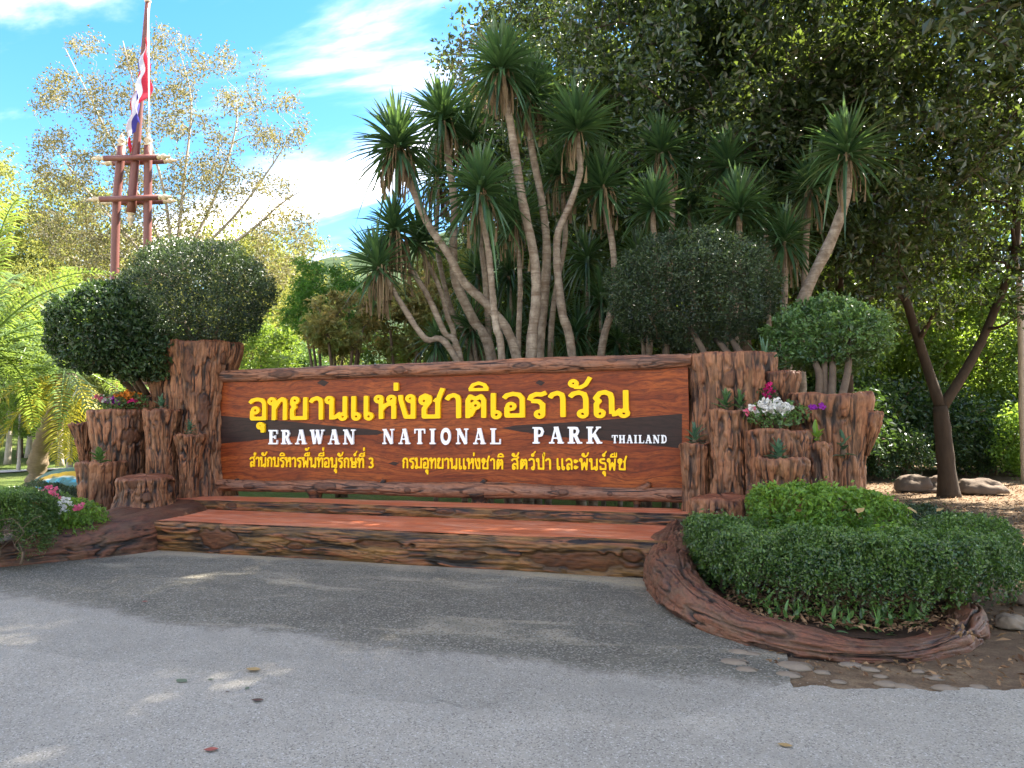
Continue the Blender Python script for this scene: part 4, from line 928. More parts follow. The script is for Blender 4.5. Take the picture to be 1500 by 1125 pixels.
MAT['leaf_lime'] = leaf_mat('lime_green_leaves', (0.05, 0.12, 0.015), (0.17, 0.30, 0.04), (0.40, 0.58, 0.06), 0.36, 0.38, 0.45)
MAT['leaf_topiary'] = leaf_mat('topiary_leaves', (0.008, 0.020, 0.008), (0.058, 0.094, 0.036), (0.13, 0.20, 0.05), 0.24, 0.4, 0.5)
MAT['leaf_fresh'] = leaf_mat('fresh_round_leaves', (0.018, 0.05, 0.014), (0.13, 0.24, 0.07), (0.28, 0.44, 0.08), 0.30, 0.3, 0.55)
MAT['leaf_pine'] = leaf_mat('soft_green_sprays', (0.025, 0.07, 0.010), (0.08, 0.20, 0.02), (0.15, 0.34, 0.03), 0.3, 0.55, 0.3)
MAT['leaf_bronze'] = leaf_mat('bronze_turning_leaves', (0.10, 0.12, 0.04), (0.30, 0.20, 0.07), (0.42, 0.34, 0.09), 0.38, 0.5, 0.3, (1.4, (0.09, 0.15, 0.04), (0.22, 0.30, 0.08)))
MAT['sword'] = leaf_mat('sword_leaves', (0.016, 0.045, 0.024), (0.08, 0.165, 0.06), (0.2, 0.34, 0.07), 0.22, 0.34, 0.55)
MAT['sword_dry'] = leaf_mat('dry_hanging_leaves', (0.12, 0.08, 0.045), (0.26, 0.19, 0.11), (0.2, 0.14, 0.08), 0.15, 0.8, 0.15)
MAT['palm'] = leaf_mat('palm_leaflets', (0.035, 0.075, 0.018), (0.14, 0.22, 0.05), (0.34, 0.46, 0.07), 0.38, 0.42, 0.45)
MAT['palm_old'] = leaf_mat('yellow_palm_leaflets', (0.18, 0.16, 0.02), (0.40, 0.36, 0.05), (0.55, 0.48, 0.05), 0.4, 0.5, 0.35)
MAT['agave'] = leaf_mat('agave_leaves', (0.035, 0.09, 0.06), (0.10, 0.19, 0.11), (0.16, 0.3, 0.1), 0.15, 0.4, 0.4)
MAT['litter'] = leaf_mat('dry_leaf_litter', (0.10, 0.05, 0.025), (0.34, 0.21, 0.11), (0.25, 0.14, 0.07), 0.1, 0.8, 0.2)
for nme, c_ in (('magenta', (0.55, 0.02, 0.16)), ('white_petal', (0.80, 0.78, 0.74)), ('orange_petal', (0.75, 0.26, 0.04)), ('violet_petal', (0.32, 0.03, 0.38)), ('pink_petal', (0.80, 0.18, 0.30))):
    MAT[nme] = leaf_mat(nme, tuple(x * .75 for x in c_), c_, c_, 0.3, 0.6, 0.2)

# ---------------------------------------------------------------- sword-leaved dragon trees behind the sign
def sword_head(mb, c, n, L, Wd, up=np.array([0, 0, 1.0]), lo=-0.35, tint0=0.4, droop=0.35):
    up = unit(np.asarray(up, float))
    t = np.array([1.0, 0, 0]); a = unit(np.cross(up, t)); b = np.cross(up, a)
    k = np.arange(n); f = (k + .5) / n
    el = np.interp(f, [0, .25, .7, 1], [lo, 0.15, 0.75, 1.45]) + RNG.normal(size=n) * 0.10
    az = k * 2.39996 + RNG.normal(size=n) * .15
    d = np.cos(el)[:, None] * (np.cos(az)[:, None] * a + np.sin(az)[:, None] * b) + np.sin(el)[:, None] * up
    side = unit(np.cross(d, up)); nn = np.cross(side, d)
    LL = L * (1 + .14 * RNG.normal(size=n)) * np.interp(f, [0, .3, 1], [.95, 1.05, .82])
    dr = droop * (1.15 - np.clip(el, -.4, 1.3) / 1.3) * (.7 + .6 * RNG.random(n)); bend = RNG.random(n) < .07
    dr = np.where(bend, dr * 3, dr)
    S = np.array([0, .12, .4, .7, .9, 1.0]); Wp = np.array([.75, .9, 1.0, .72, .38, .04]); rows = []
    base0 = np.asarray(c) + up * (f[:, None] * 0.22 - .12)
    for s, w in zip(S, Wp):
        p = base0 + d * (LL * s)[:, None] - UPV * (dr * LL * s ** 2.4)[:, None]
        h = (Wd * w / 2)
        rows.append(np.stack([p - side * h + nn * h * .5, p, p + side * h + nn * h * .5], 1))
    V = np.stack(rows, 1)                       # n, 6, 3, 3
    m = 6 * 3; idx = np.arange(n)[:, None, None] * m
    r_ = np.arange(5)[:, None]; q = np.arange(2)[None, :]
    F = np.stack([r_ * 3 + q, r_ * 3 + q + 1, (r_ + 1) * 3 + q + 1, (r_ + 1) * 3 + q], -1).reshape(-1, 4)
    F = (idx + F[None]).reshape(-1, 4)
    tint = np.repeat(np.clip(tint0 + .22 * RNG.normal(size=n) + .25 * (f - .4), 0, 1), m)
    mb.add(V.reshape(-1, 3), F, tint)
def mb_leaves(mb, name, mat, parent, loc=None, kind=None):
    Fs = []
    if mb.F3: Fs.append(np.concatenate(mb.F3))
    if mb.F4: Fs.append(np.concatenate(mb.F4))
    me = mesh_np(name, np.concatenate(mb.V), Fs, False, {'tint': np.concatenate(mb.A)})
    return link(name, me, mat, parent, loc, kind)
def dry_skirt(c, n, L, parent):
    mb = MB()
    for _ in range(n):
        a = random.uniform(0, 6.28); r_ = random.uniform(.04, .22); p = np.array(c) + [math.cos(a) * r_, math.sin(a) * r_, random.uniform(-.15, .1)]
        l = L * random.uniform(.5, 1.1); w = random.uniform(.008, .018); sd = np.array([math.cos(a + 1.3), math.sin(a + 1.3), 0]) * w; out = np.array([math.cos(a), math.sin(a), 0]) * .10
        V = [p - sd, p + sd, p + out - UPV * l * .5 + sd, p + out - UPV * l * .5 - sd, p + out * random.uniform(.2, 1.4) - UPV * l + sd * .3, p + out - UPV * l - sd * .3]
        mb.add(V, [(0, 1, 2, 3), (3, 2, 4, 5)], random.random())
    mb_leaves(mb, 'dead_leaf_skirt', MAT['sword_dry'], parent)
def stem_mat():
    m, nt, b, out = newmat('ringed_pale_stem'); n = N(nt); v = n.obj()
    rings = n.noise(n.map(v, (1.2, 1.2, 22)), 1.0, 3, 0.6); blot = n.noise(v, 7, 5, 0.65)
    col = n.ramp(blot, [(0.3, (0.12, 0.088, 0.063)), (0.5, (0.23, 0.18, 0.135)), (0.72, (0.37, 0.31, 0.24))])
    col = n.mix(n.ramp(rings, [(0.34, g3(0.7)), (0.50, g3(0))]), col, (0.13, 0.085, 0.055))
    n.put(col, b.inputs['Base Color']); b.inputs['Roughness'].default_value = 0.85; b.inputs['Specular IOR Level'].default_value = 0.2
    n.put(n.bump(n.math('ADD', rings, blot), 0.7, 0.02), b.inputs['Normal'])
    return m
MAT['stem'] = stem_mat()
# heads: (head px, py, D, leaves, L, [stem px points top to bottom], r_top, r_base, skirt, label)
DG = 'sword-leaved dragon trees growing behind the sign'
DR = [
 (582, 212, 12.9, 230, .82, [(584, 237), (605, 279), (628, 330), (656, 371), (679, 413), (720, 454), (757, 524)], .060, .085, 60, 'dragon tree with the big leftmost upper head on a long curved pale stem'),
 (553, 388, 13.1, 110, .66, [(563, 404), (591, 450), (623, 496), (665, 520)], .045, .06, 30, 'dragon tree with the lowest leftmost head, stem leaning far left just above the sign'),
 (577, 335, 13.4, 130, .68, [(579, 353), (600, 390), (628, 436), (651, 487), (674, 524)], .045, .06, 70, 'dragon tree whose head hangs between the big left head and the lowest left head'),
 (614, 350, 13.8, 110, .66, [(619, 371), (642, 417), (656, 464), (668, 515)], .04, .055, 10, 'dragon tree with a small dark head just right of the lowest left ones'),
 (648, 172, 13.9, 170, .80, [(653, 200), (658, 242), (665, 297), (664, 371), (668, 413), (693, 468), (720, 524)], .055, .10, 25, 'dark dragon tree head behind the big left one, on a thick stem'),
 (704, 278, 12.2, 190, .80, [(706, 316), (716, 371), (722, 436), (727, 480), (735, 524)], .05, .065, 15, 'dragon tree with the bright upright head in the middle of the clump'),
 (734, 98, 12.8, 210, .76, [(734, 126), (746, 172), (755, 228), (766, 297), (783, 380), (785, 445), (778, 521)], .065, .095, 45, 'tallest dragon tree, its head standing highest against the sky'),
 (777, 140, 13.5, 180, .76, [(773, 168), (780, 223), (794, 297), (801, 367), (796, 454), (790, 521)], .06, .09, 35, 'dragon tree with its head just right of the tallest one, stem nearly straight'),
 (846, 185, 13.0, 190, .80, [(847, 214), (850, 251), (836, 297), (817, 343), (817, 399), (824, 459), (838, 521)], .05, .08, 10, 'dragon tree with the right-hand high head on a stem kinked like an elbow'),
 (755, 318, 13.6, 130, .62, [(757, 343), (762, 413), (759, 524)], .04, .055, 12, 'small dragon tree standing low between the two long middle stems'),
 (882, 270, 13.6, 150, .74, [(887, 306), (898, 366), (900, 440), (880, 524)], .05, .075, 20, 'dragon tree with a drooping head just above the left edge of the big right topiary'),
 (822, 250, 14.3, 130, .76, [(824, 280), (828, 350), (812, 440), (806, 524)], .045, .06, 25, 'dark dragon tree behind the elbow-stemmed one'),
 (690, 205, 14.4, 150, .82, [(694, 240), (700, 320), (712, 420), (716, 524)], .045, .07, 20, 'shaded dragon tree between the tallest head and the dark left head'),
 (640, 255, 14.6, 110, .75, [(642, 290), (640, 360), (660, 450), (690, 524)], .04, .06, 40, 'shaded dragon tree behind the long curved stem of the big left head'),
 (1240, 222, 12.6, 170, .80, [(1242, 254), (1237, 297), (1216, 355), (1177, 437), (1150, 540)], .075, .11, 10, 'lone dragon tree at the right, its reddish stem curving over the small round topiary'),
 (957, 300, 13.4, 130, .66, [(957, 330), (962, 400), (950, 524)], .05, .07, 0, 'dragon tree head poking up over the left half of the big right topiary'),
 (1082, 306, 13.2, 150, .74, [(1083, 330), (1080, 400), (1060, 524)], .05, .07, 0, 'dragon tree head poking up over the right half of the big right topiary'),
 (1149, 350, 13.3, 120, .66, [(1149, 380), (1149, 440), (1140, 540)], .05, .07, 15, 'dragon tree between the two right topiaries'),
 (1066, 240, 14.6, 120, .74, [(1068, 280), (1075, 360), (1080, 524)], .045, .06, 20, 'shaded dragon tree high above the big right topiary, nearest its right half'),
 (969, 218, 14.8, 120, .72, [(981, 264), (985, 320), (975, 524)], .05, .07, 15, 'shaded dragon tree high above the big right topiary, nearest its left half'),
 (1187, 272, 14.2, 130, .76, [(1184, 300), (1180, 380), (1176, 540)], .05, .07, 15, 'dark dragon tree just left of the lone reddish-stemmed one'),
]
DRAGON_BASES = []
for hx, hy, D, nl, L, st, r1_, r0_, sk_, lab in DR:
    nl = int(nl * random.uniform(.85, 1.1)); r1_ *= .86; r0_ *= .86; top = wp(hx, hy, D); pts = [top] + [wp(x, y, D) for x, y in st]
    gnd = pts[-1].copy(); d_ = pts[-1] - pts[-2]; d_ = d_ / max(.2, abs(d_[2])); gnd = gnd + d_ * np.array([.25, .25, 0]) * gnd[2]; gnd[2] = 0.0
    root = empty('dragon_tree', gnd, lab, 'dragon tree', DG)
    mb = MB(); P = spline([gnd] + pts[::-1][:-1] + [top - UPV * .05], 34); R = np.linspace(r0_ * 1.25, r1_, 34) * (1 + .05 * RNG.normal(size=34))
    mb.tube(P, R, 11); mb.build('stem', MAT['stem'], root)
    up = unit(P[-1] - P[-6] + np.array([0, 0, .6]))
    mb = MB(); sword_head(mb, top, nl, L * random.uniform(1.04, 1.18), .070, up, random.uniform(-.75, -.3) if sk_ < 12 else random.uniform(-1.0, -.7), tint0=random.uniform(.35, .55), droop=random.uniform(.12, .34))
    mb_leaves(mb, 'leaf_head', MAT['sword'], root)
    if sk_: dry_skirt(top - up * .12, int(sk_ * 1.5), .75, root)
# leafy suckers low behind the sign
SHOOT = ['dark leafy shoot low behind the foot of the big left dragon tree', 'dark leafy shoot low at the foot of the bright middle dragon tree', 'dark leafy shoot at mid-height right of the two longest pale stems', 'dark leafy shoot low beside the foot of the elbow-stemmed dragon tree', 'dark leafy shoot just left of the big right topiary, at its mid-height', 'dark leafy head behind the stem of the bright middle dragon tree, left side', 'dark leafy head seen between the middle dragon tree and the tallest stem', 'dark leafy head right of the elbow-shaped stem at topiary-top height', 'dark leafy shoot low against the left foot of the big right topiary', 'small leafy shoot low at the left, between the leaning stems', 'dark leafy head hidden just behind the left edge of the big right topiary', 'dark leafy head above the middle of the big right topiary', 'dark leafy head above the right shoulder of the big right topiary']
for k, (x, y, D, L) in enumerate([(690, 480, 14.6, .8), (745, 500, 14.8, .8), (800, 470, 15.0, .85), (845, 490, 14.9, .8), (880, 440, 15.1, .85), (700, 400, 15.2, .8), (745, 400, 15.3, .8), (860, 380, 15.4, .85), (905, 500, 14.6, .75), (640, 500, 14.4, .6), (935, 380, 15.2, .8), (1010, 300, 15.4, .8), (1120, 300, 15.0, .8)]):
    top = wp(x, y, D); g0 = top.copy(); g0[2] = 0
    root = empty('dragon_shoot', g0, SHOOT[k], 'dragon tree', 'leafy dragon tree shoots behind the pale stems')
    mb = MB(); mb.tube(spline([g0, (g0 + top) / 2 + RNG.normal(size=3) * .1, top], 8), [.05] * 8, 8); mb.build('stem', MAT['stem'], root)
    mb = MB(); sword_head(mb, top, 120, L, .055, (random.uniform(-.2, .2), 0, 1), -.9, .3, droop=.5)
    if y > 430: sword_head(mb, top * [1, 1, .62] + [.3, 0, 0], 90, L, .055, (0, 0, 1), -.9, .3, droop=.5)
    mb_leaves(mb, 'leaf_head', MAT['sword'], root)

# ---------------------------------------------------------------- clipped topiaries in the planters
def topiary(name, c, rad, n, L, mat, label, stems, seed, bump=.10, ar=.5, inner=.55, group='clipped topiaries rising from the stump planters', cut=-9, hollow=0.0, spray=0):
    """c = crown centre, rad = half sizes; stems = [(base, mid)]"""
    b0 = np.array(stems[0][0], float)
    root = empty(name, b0, label, 'topiary', group)
    d = rdir(n); d[:, 2] = np.where((d[:, 2] < cut), -d[:, 2], d[:, 2])
    shell = 1 + bump * (noise(d * 3.1, seed) + .6 * noise(d * 7, seed + 1))
    depth = np.where(RNG.random(n) < .72, 1 - .14 * RNG.random(n) ** 1.5, inner + (1 - inner) * RNG.random(n))
    gap = noise(d * 3.6, seed + 7) + .6 * noise(d * 8, seed + 8)
    keep = (gap > -.62) & (d[:, 2] > -.35) | (gap > -.5) | (RNG.random(n) < np.interp(d[:, 2], [-1, -.35], [.25, 1 - hollow])) 
    d, shell, depth = d[keep], shell[keep], depth[keep]; n = len(d)
    C = np.array(c) + d * (shell * depth)[:, None] * np.array(rad)
    A = unit(rdir(n) + d * .5 + [0, 0, .1]); Nn = unit(d * .9 + rdir(n) * .8 + [0, 0, .25])
    LL = L * (1 + .3 * RNG.normal(size=n).clip(-1.5, 1.8))
    clump = noise(C * 4.2, seed + 9)
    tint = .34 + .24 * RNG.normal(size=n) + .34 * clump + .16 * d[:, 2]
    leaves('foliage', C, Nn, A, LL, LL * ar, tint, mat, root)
    if spray:
        # longer shoots that break the outline
        m = spray; dd = rdir(m); dd[:, 2] = np.abs(dd[:, 2]) * .8; sC, sA, sT = [], [], []
        for q in dd:
            p0 = np.array(c) + q * np.array(rad) * .97; dirn = unit(q + RNG.normal(size=3) * .35 + [0, 0, .3]); l = random.uniform(.08, .22)
            for s_ in np.linspace(0, 1, 7): sC.append(p0 + dirn * l * s_ + RNG.normal(size=3) * .008); sA.append(unit(dirn + RNG.normal(size=3) * .8)); sT.append(.5 + .3 * random.random())
        sC = np.array(sC); leaves('shoots', sC, rdir(len(sC)), np.array(sA), np.full(len(sC), L), np.full(len(sC), L * ar), np.array(sT), mat, root, kind='stuff')
    mb = MB(); tg = []
    st = [(np.array(s_[1], float), .05) for s_ in stems]
    for b_, m_ in stems: mb.tube(spline([b_, (np.array(b_) + np.array(m_)) / 2 + RNG.normal(size=3) * .03, m_], 7), np.linspace(.055, .04, 7), 8)
    q = rdir(46); tg = [np.array(c) + x * np.array(rad) * random.uniform(.5, .92) for x in q]
    limbs(mb, st, tg, .05, .006, 6, wig=.14); mb.build('stems', MAT['trunk'], root, kind='stuff')
    return root
c_ = wp(291, 432, 12.9)
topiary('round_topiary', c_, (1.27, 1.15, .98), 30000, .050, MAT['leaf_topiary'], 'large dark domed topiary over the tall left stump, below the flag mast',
        [((-9.2, 10.5, 3.0), c_ + [.05, 0, -.6]), ((-9.0, 10.4, 3.0), c_ + [.35, .1, -.55]), ((-9.35, 10.5, 3.0), c_ + [-.3, 0, -.5])], 3, .14, hollow=.35, spray=420)
c_ = wp(153, 482, 12.2)
topiary('round_topiary', c_, (.80, .8, .80), 10000, .088, MAT['leaf_dark'], 'dark shrub with larger drooping leaves at the left edge of the left planter',
        [((-10.3, 10.35, 2.2), c_ + [.05, 0, -.3]), ((-10.15, 10.3, 2.2), c_ + [.25, 0, -.3]), ((-10.45, 10.4, 2.2), c_ + [-.2, 0, -.3])], 8, .16, hollow=.2, spray=120)
c_ = wp(205, 505, 12.35)
o = topiary('hanging_shrub', c_, (.62, .5, .62), 5200, .08, MAT['leaf_dark'], 'dark loose shrub filling the gap between the left planter cup and the tall stump',
        [((-10.1, 10.4, 2.2), c_ + [.0, 0, -.2])], 9, .25, hollow=.1)
c_ = wp(1010, 428, 12.2)
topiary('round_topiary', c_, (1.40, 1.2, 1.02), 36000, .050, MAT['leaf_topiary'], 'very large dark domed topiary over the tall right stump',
        [((-.3, 10.7, 2.5), c_ + [.4, 0, -.8]), ((-.6, 10.9, 2.4), c_ + [0, 0, -.6]), ((-.1, 10.7, 2.5), c_ + [.6, .1, -.7]), ((-1.6, 11.3, 0), c_ + [-.8, .2, -.7]), ((-1.2, 11.4, 0), c_ + [-.4, .1, -.7])], 13, .16, hollow=.45, spray=460)
c_ = wp(1212, 492, 11.0)
topiary('round_topiary', c_, (.84, .8, .56), 10500, .070, MAT['leaf_fresh'], 'smaller fresh green flat-domed topiary over the far right stump',
        [((.75, 10.45, 1.95), c_ + [-.3, 0, -.15]), ((.9, 10.4, 1.95), c_ + [.05, 0, -.15]), ((1.02, 10.45, 1.95), c_ + [.3, 0, -.12]), ((.85, 10.55, 1.95), c_ + [0, .1, -.1])], 17, .18, hollow=.7, spray=160)

# ---------------------------------------------------------------- hedges and bedding in front
def hedge_sweep(name, path, hw, z0, z1, n, L, mat, label, cat, seed, group=None, ar=.55, bump=.05, core=None, power=3.2, clump=5.0):
    P = spline(path, 240); Lc = np.concatenate([[0], np.cumsum(np.linalg.norm(np.diff(P, axis=0), axis=1))]); T = np.gradient(P, axis=0); T = unit(T); A = unit(np.cross(T, UPV))
    root = empty(name, P[120] * [1, 1, 0], label, cat, group)
    s = RNG.random(n) * Lc[-1]; idx = np.searchsorted(Lc, s).clip(1, 239)
    hwv = np.interp(s / Lc[-1], np.linspace(0, 1, len(hw)), hw); z1v = np.interp(s / Lc[-1], np.linspace(0, 1, len(z1)), z1) if np.ndim(z1) else np.full(n, z1)
    an = np.where(RNG.random(n) < .5, RNG.uniform(-.25, math.pi + .25, n), RNG.uniform(-.9, math.pi + .9, n)); ca, sa = np.cos(an), np.sin(an); rr = (np.abs(ca) ** power + np.abs(sa) ** power) ** (-1 / power)
    zc = (z0 + z1v) / 2; hh = (z1v - z0) / 2
    depth = np.where(RNG.random(n) < .7, 1 - .12 * RNG.random(n), .35 + .65 * RNG.random(n))
    endf = np.minimum(1, np.minimum(s, Lc[-1] - s) / .28 + .35)
    q = P[idx] + T[idx] * (s - Lc[idx])[:, None] + A[idx] * (hwv * rr * ca * depth * endf)[:, None]; q[:, 2] = zc + hh * rr * sa * depth
    q += rdir(n) * (RNG.exponential(.014, n))[:, None]
    q += bump * unit(A[idx] * ca[:, None] + UPV * sa[:, None]) * (noise(q * 3, seed) + .7 * noise(q * 8, seed + 1))[:, None]
    Nn = unit(A[idx] * ca[:, None] + UPV * (sa + .3)[:, None] + rdir(n) * .85)
    LL = L * (1 + .3 * RNG.normal(size=n).clip(-1.5, 2))
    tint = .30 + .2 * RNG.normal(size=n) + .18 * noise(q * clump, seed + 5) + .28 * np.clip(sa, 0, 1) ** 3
    keep = (q[:, 2] > z0 + .22 * (z1v - z0)) | (RNG.random(n) < .35 + .5 * (noise(q * 5, seed + 6) > 0))
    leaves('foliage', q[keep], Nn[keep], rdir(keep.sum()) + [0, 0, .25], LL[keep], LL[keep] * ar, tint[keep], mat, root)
    mb = MB()
    for k in range(int(Lc[-1] * 7)):
        i = random.randrange(8, 232); b_ = P[i] + A[i] * random.uniform(-.5, .5) * hw[0]; b_[2] = .08
        st = [(b_ + [0, 0, .05], .014)]; mb.tube(spline([b_, b_ + [random.uniform(-.04, .04), random.uniform(-.04, .04), .15]], 3), [.016, .014, .013], 5)
        limbs(mb, [(b_ + [0, 0, .14], .013)], [b_ + [random.uniform(-.25, .25), random.uniform(-.25, .25), random.uniform(.3, .75) * (float(np.mean(z1)) - z0)] for _ in range(5)], .01, .004, 5, wig=.12, n=4)
    mb.build('stems', MAT['trunk'], root, kind='stuff')
    return root
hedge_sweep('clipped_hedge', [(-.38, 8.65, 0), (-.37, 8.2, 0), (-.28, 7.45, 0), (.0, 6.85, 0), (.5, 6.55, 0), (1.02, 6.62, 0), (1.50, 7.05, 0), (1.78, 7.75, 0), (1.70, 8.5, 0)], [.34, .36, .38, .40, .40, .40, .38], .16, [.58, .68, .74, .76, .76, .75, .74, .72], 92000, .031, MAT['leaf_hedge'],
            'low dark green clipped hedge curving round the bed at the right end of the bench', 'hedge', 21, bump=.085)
hedge_sweep('bedding_shrub', [(.0, 8.9, 0), (.4, 8.35, 0), (.95, 8.5, 0), (1.3, 8.9, 0)], [.30, .42, .42, .32], .15, [.88, .97, .97, .84], 12000, .05, MAT['leaf_lime'],
            'bright lime green leafy shrub inside the right hedge', 'shrub', 25, bump=.10)
hedge_sweep('bedding_shrub', [(1.4, 9.3, 0), (1.9, 9.3, 0), (2.5, 9.6, 0)], [.4, .42, .35], .05, [.72, .66, .50], 16000, .035, MAT['leaf_topiary'],
            'low bluish green shrub behind the right hedge, beside the bare dirt', 'shrub', 27, bump=.08)
hedge_sweep('ground_plant', [(.7, 7.5, 0), (1.15, 7.7, 0), (1.35, 8.1, 0)], [.2, .24, .2], .12, [.55, .66, .6], 1500, .06, MAT['leaf_lime'],
            'sparse yellow-green plants in the hollow of the right hedge', 'shrub', 29, bump=.10)
c_ = wp(22, 757, 8.75)
hedge_sweep('clipped_bush', [c_ * [1, 1, 0] + [-.55, .25, 0], c_ * [1, 1, 0] + [0, 0, 0], c_ * [1, 1, 0] + [.12, -.2, 0]], [.42, .44, .40], .10, [.92, .92, .88], 34000, .027, MAT['leaf_hedge'],
            'dark rounded clipped bush at the far left edge beside the root kerb', 'bush', 31)
hedge_sweep('clipped_bush', [(-11.9, 9.7, 0), (-11.3, 9.4, 0), (-10.7, 9.6, 0)], [.35, .38, .3], .10, [.74, .74, .7], 12000, .03, MAT['leaf_topiary'],
            'low dark bush behind the flowers at the left, in front of the painted mound', 'bush', 33)

def flower_patch(name, c, rad, n, L, mat, label, blooms, seed, cat='flowers', group=None):
    root = empty(name, np.array(c) * [1, 1, 1] - [0, 0, rad[2]], label, cat, group)
    d = rdir(n); C = np.array(c) + d * (RNG.random(n) ** .4)[:, None] * np.array(rad)
    leaves('foliage', C, unit(rdir(n) + [0, 0, .5]), rdir(n), L * (1 + .3 * RNG.normal(size=n)), L * .55, .45 + .25 * RNG.normal(size=n), mat, root)
    mb = MB()
    for k in range(10):
        e = np.array(c) + unit(RNG.normal(size=3)) * np.array(rad) * .8; mb.tube(spline([np.array(c) - [0, 0, rad[2]], e], 3), [.008, .006, .004], 4)
    mb.build('stems', MAT['trunk'], root, kind='stuff')
    for mat_n, cnt, size, (ox, oy, oz), sp in blooms:
        pts = np.array(c) + np.array([ox, oy, oz]) * np.array(rad) + rdir(cnt) * (RNG.random(cnt) ** .5)[:, None] * np.array(rad) * sp
        cid = np.repeat(np.arange(cnt), 7); q = pts[cid] + rdir(len(cid)) * size * .5
        leaves('blossoms', q, rdir(len(q)), rdir(len(q)), size, size * .8, RNG.random(len(q)), MAT[mat_n], root, kind='stuff')
    return root
flower_patch('bougainvillea', (-10.18, 9.75, 2.10), (.52, .35, .20), 700, .06, MAT['leaf_fresh'], 'mixed magenta, white and orange bougainvillea in the widest cup of the left planter',
             [('pink_petal', 9, .055, (-.55, -.5, .3), .35), ('white_petal', 7, .055, (-.3, -.6, .3), .3), ('violet_petal', 6, .055, (.0, -.6, .1), .25), ('orange_petal', 22, .055, (.45, -.3, .6), .45), ('magenta', 6, .045, (.7, -.5, .1), .25)], 1, group='flowers growing in the stump planters')
flower_patch('bougainvillea', (.20, 9.75, 1.78), (.42, .30, .18), 650, .06, MAT['leaf_fresh'], 'white bougainvillea with one violet bloom in the middle stump of the right planter',
             [('white_petal', 34, .06, (-.1, -.6, .45), .6), ('pink_petal', 8, .035, (-.7, -.5, .35), .35), ('violet_petal', 4, .055, (1.15, -.2, .45), .15)], 2, group='flowers growing in the stump planters')
flower_patch('red_flowers', (.12, 10.15, 2.02), (.16, .14, .16), 160, .05, MAT['leaf_dark'], 'small dark red flowers behind the white bougainvillea of the right planter',
             [('magenta', 9, .05, (0, -.5, .4), .7)], 3, group='flowers growing in the stump planters')
q = wp(103, 733, 9.6)
flower_patch('flower_bed', (q[0], q[1], .42), (.50, .45, .34), 3600, .055, MAT['leaf_lime'], 'leafy yellow-green flower clump with orange and white blooms beside the left planter',
             [('orange_petal', 14, .05, (-.2, -.6, .75), .35), ('white_petal', 12, .05, (.25, -.5, .8), .35), ('pink_petal', 5, .05, (.9, -.5, .8), .2)], 4)
q = wp(74, 712, 10.4)
flower_patch('flower_bed', (q[0], q[1], .55), (.40, .3, .25), 1200, .05, MAT['leaf_fresh'], 'magenta flowers behind the dark clipped bush at the left', [('pink_petal', 26, .055, (.1, -.4, .6), .7)], 5)
# small agaves and succulents in the cups
def agave(c, n, L, label, mat='agave', w=.05):
    root = empty('succulent', c, label, 'succulent', 'succulents in the stump cups')
    mb = MB(); sword_head(mb, np.array(c) + [0, 0, .04], n, L, w, (0, 0, 1), .15, .5, droop=.12); mb_leaves(mb, 'leaf_rosette', MAT[mat], root)
    mb = MB(); mb.lathe(c, [(.035, -.03), (.03, .05), (.001, .08)], 8); mb.build('stalk', MAT['trunk'], root)
agave((-9.30, 9.70, 1.96), 22, .16, 'small agave in the cup high on the left planter beside the flowers', 'agave')
agave((-8.84, 9.84, 1.56), 20, .15, 'small agave in the little cup beside the left end of the board')
agave((-9.98, 9.15, 1.10), 14, .22, 'broad-leaved rosette in the lowest cup of the left planter', 'leaf_fresh', .11)
agave((-9.80, 10.2, 2.74), 14, .20, 'pale rosette on the lobe near the top of the tall left stump', 'leaf_fresh', .07)
agave((-.80, 10.0, 1.41), 26, .20, 'dark spiky agave in the cup beside the right end of the board')
agave((-.40, 9.95, 1.84), 26, .20, 'left spiky succulent of the pair in the high cup of the right planter', 'sword')
agave((-.22, 9.95, 1.84), 24, .18, 'right spiky succulent of the pair in the high cup of the right planter', 'sword')
agave((.22, 9.28, 1.22), 34, .17, 'blue-green rosette in the lowest cup of the right planter', 'agave', .06)
agave((.66, 9.72, 1.42), 10, .17, 'small bright rosette in the narrow cup right of the middle stump', 'leaf_lime', .07)
agave((.10, 10.55, 2.36), 24, .42, 'tall sword-leaved agave on the shoulder of the tall right stump', 'agave', .05)
agave((1.27, 10.30, 1.82), 20, .24, 'leafy rosette in the outermost cup of the right planter', 'leaf_dark', .08)
agave((.98, 10.0, 1.30), 10, .18, 'small pale rosette low on the side of the far right stump', 'agave', .07)
# weeds and seedlings along the front of the hedge bed
mb = MB()
for _ in range(46):
    t_ = random.random(); q = spline([(-.45, 7.6, .12), (-.2, 6.75, .12), (.25, 6.15, .11), (.8, 6.1, .11), (1.25, 6.55, .11)], 60)[int(t_ * 59)] + [random.uniform(-.12, .12), random.uniform(-.05, .2), 0]
    sword_head(mb, q, random.randint(5, 9), random.uniform(.06, .13), .03, (random.uniform(-.3, .3), random.uniform(-.3, .3), 1), .1, random.uniform(.2, .8))
mb_leaves(mb, 'bed_weeds', MAT['leaf_fresh'], None, (0, 0, 0), 'stuff')

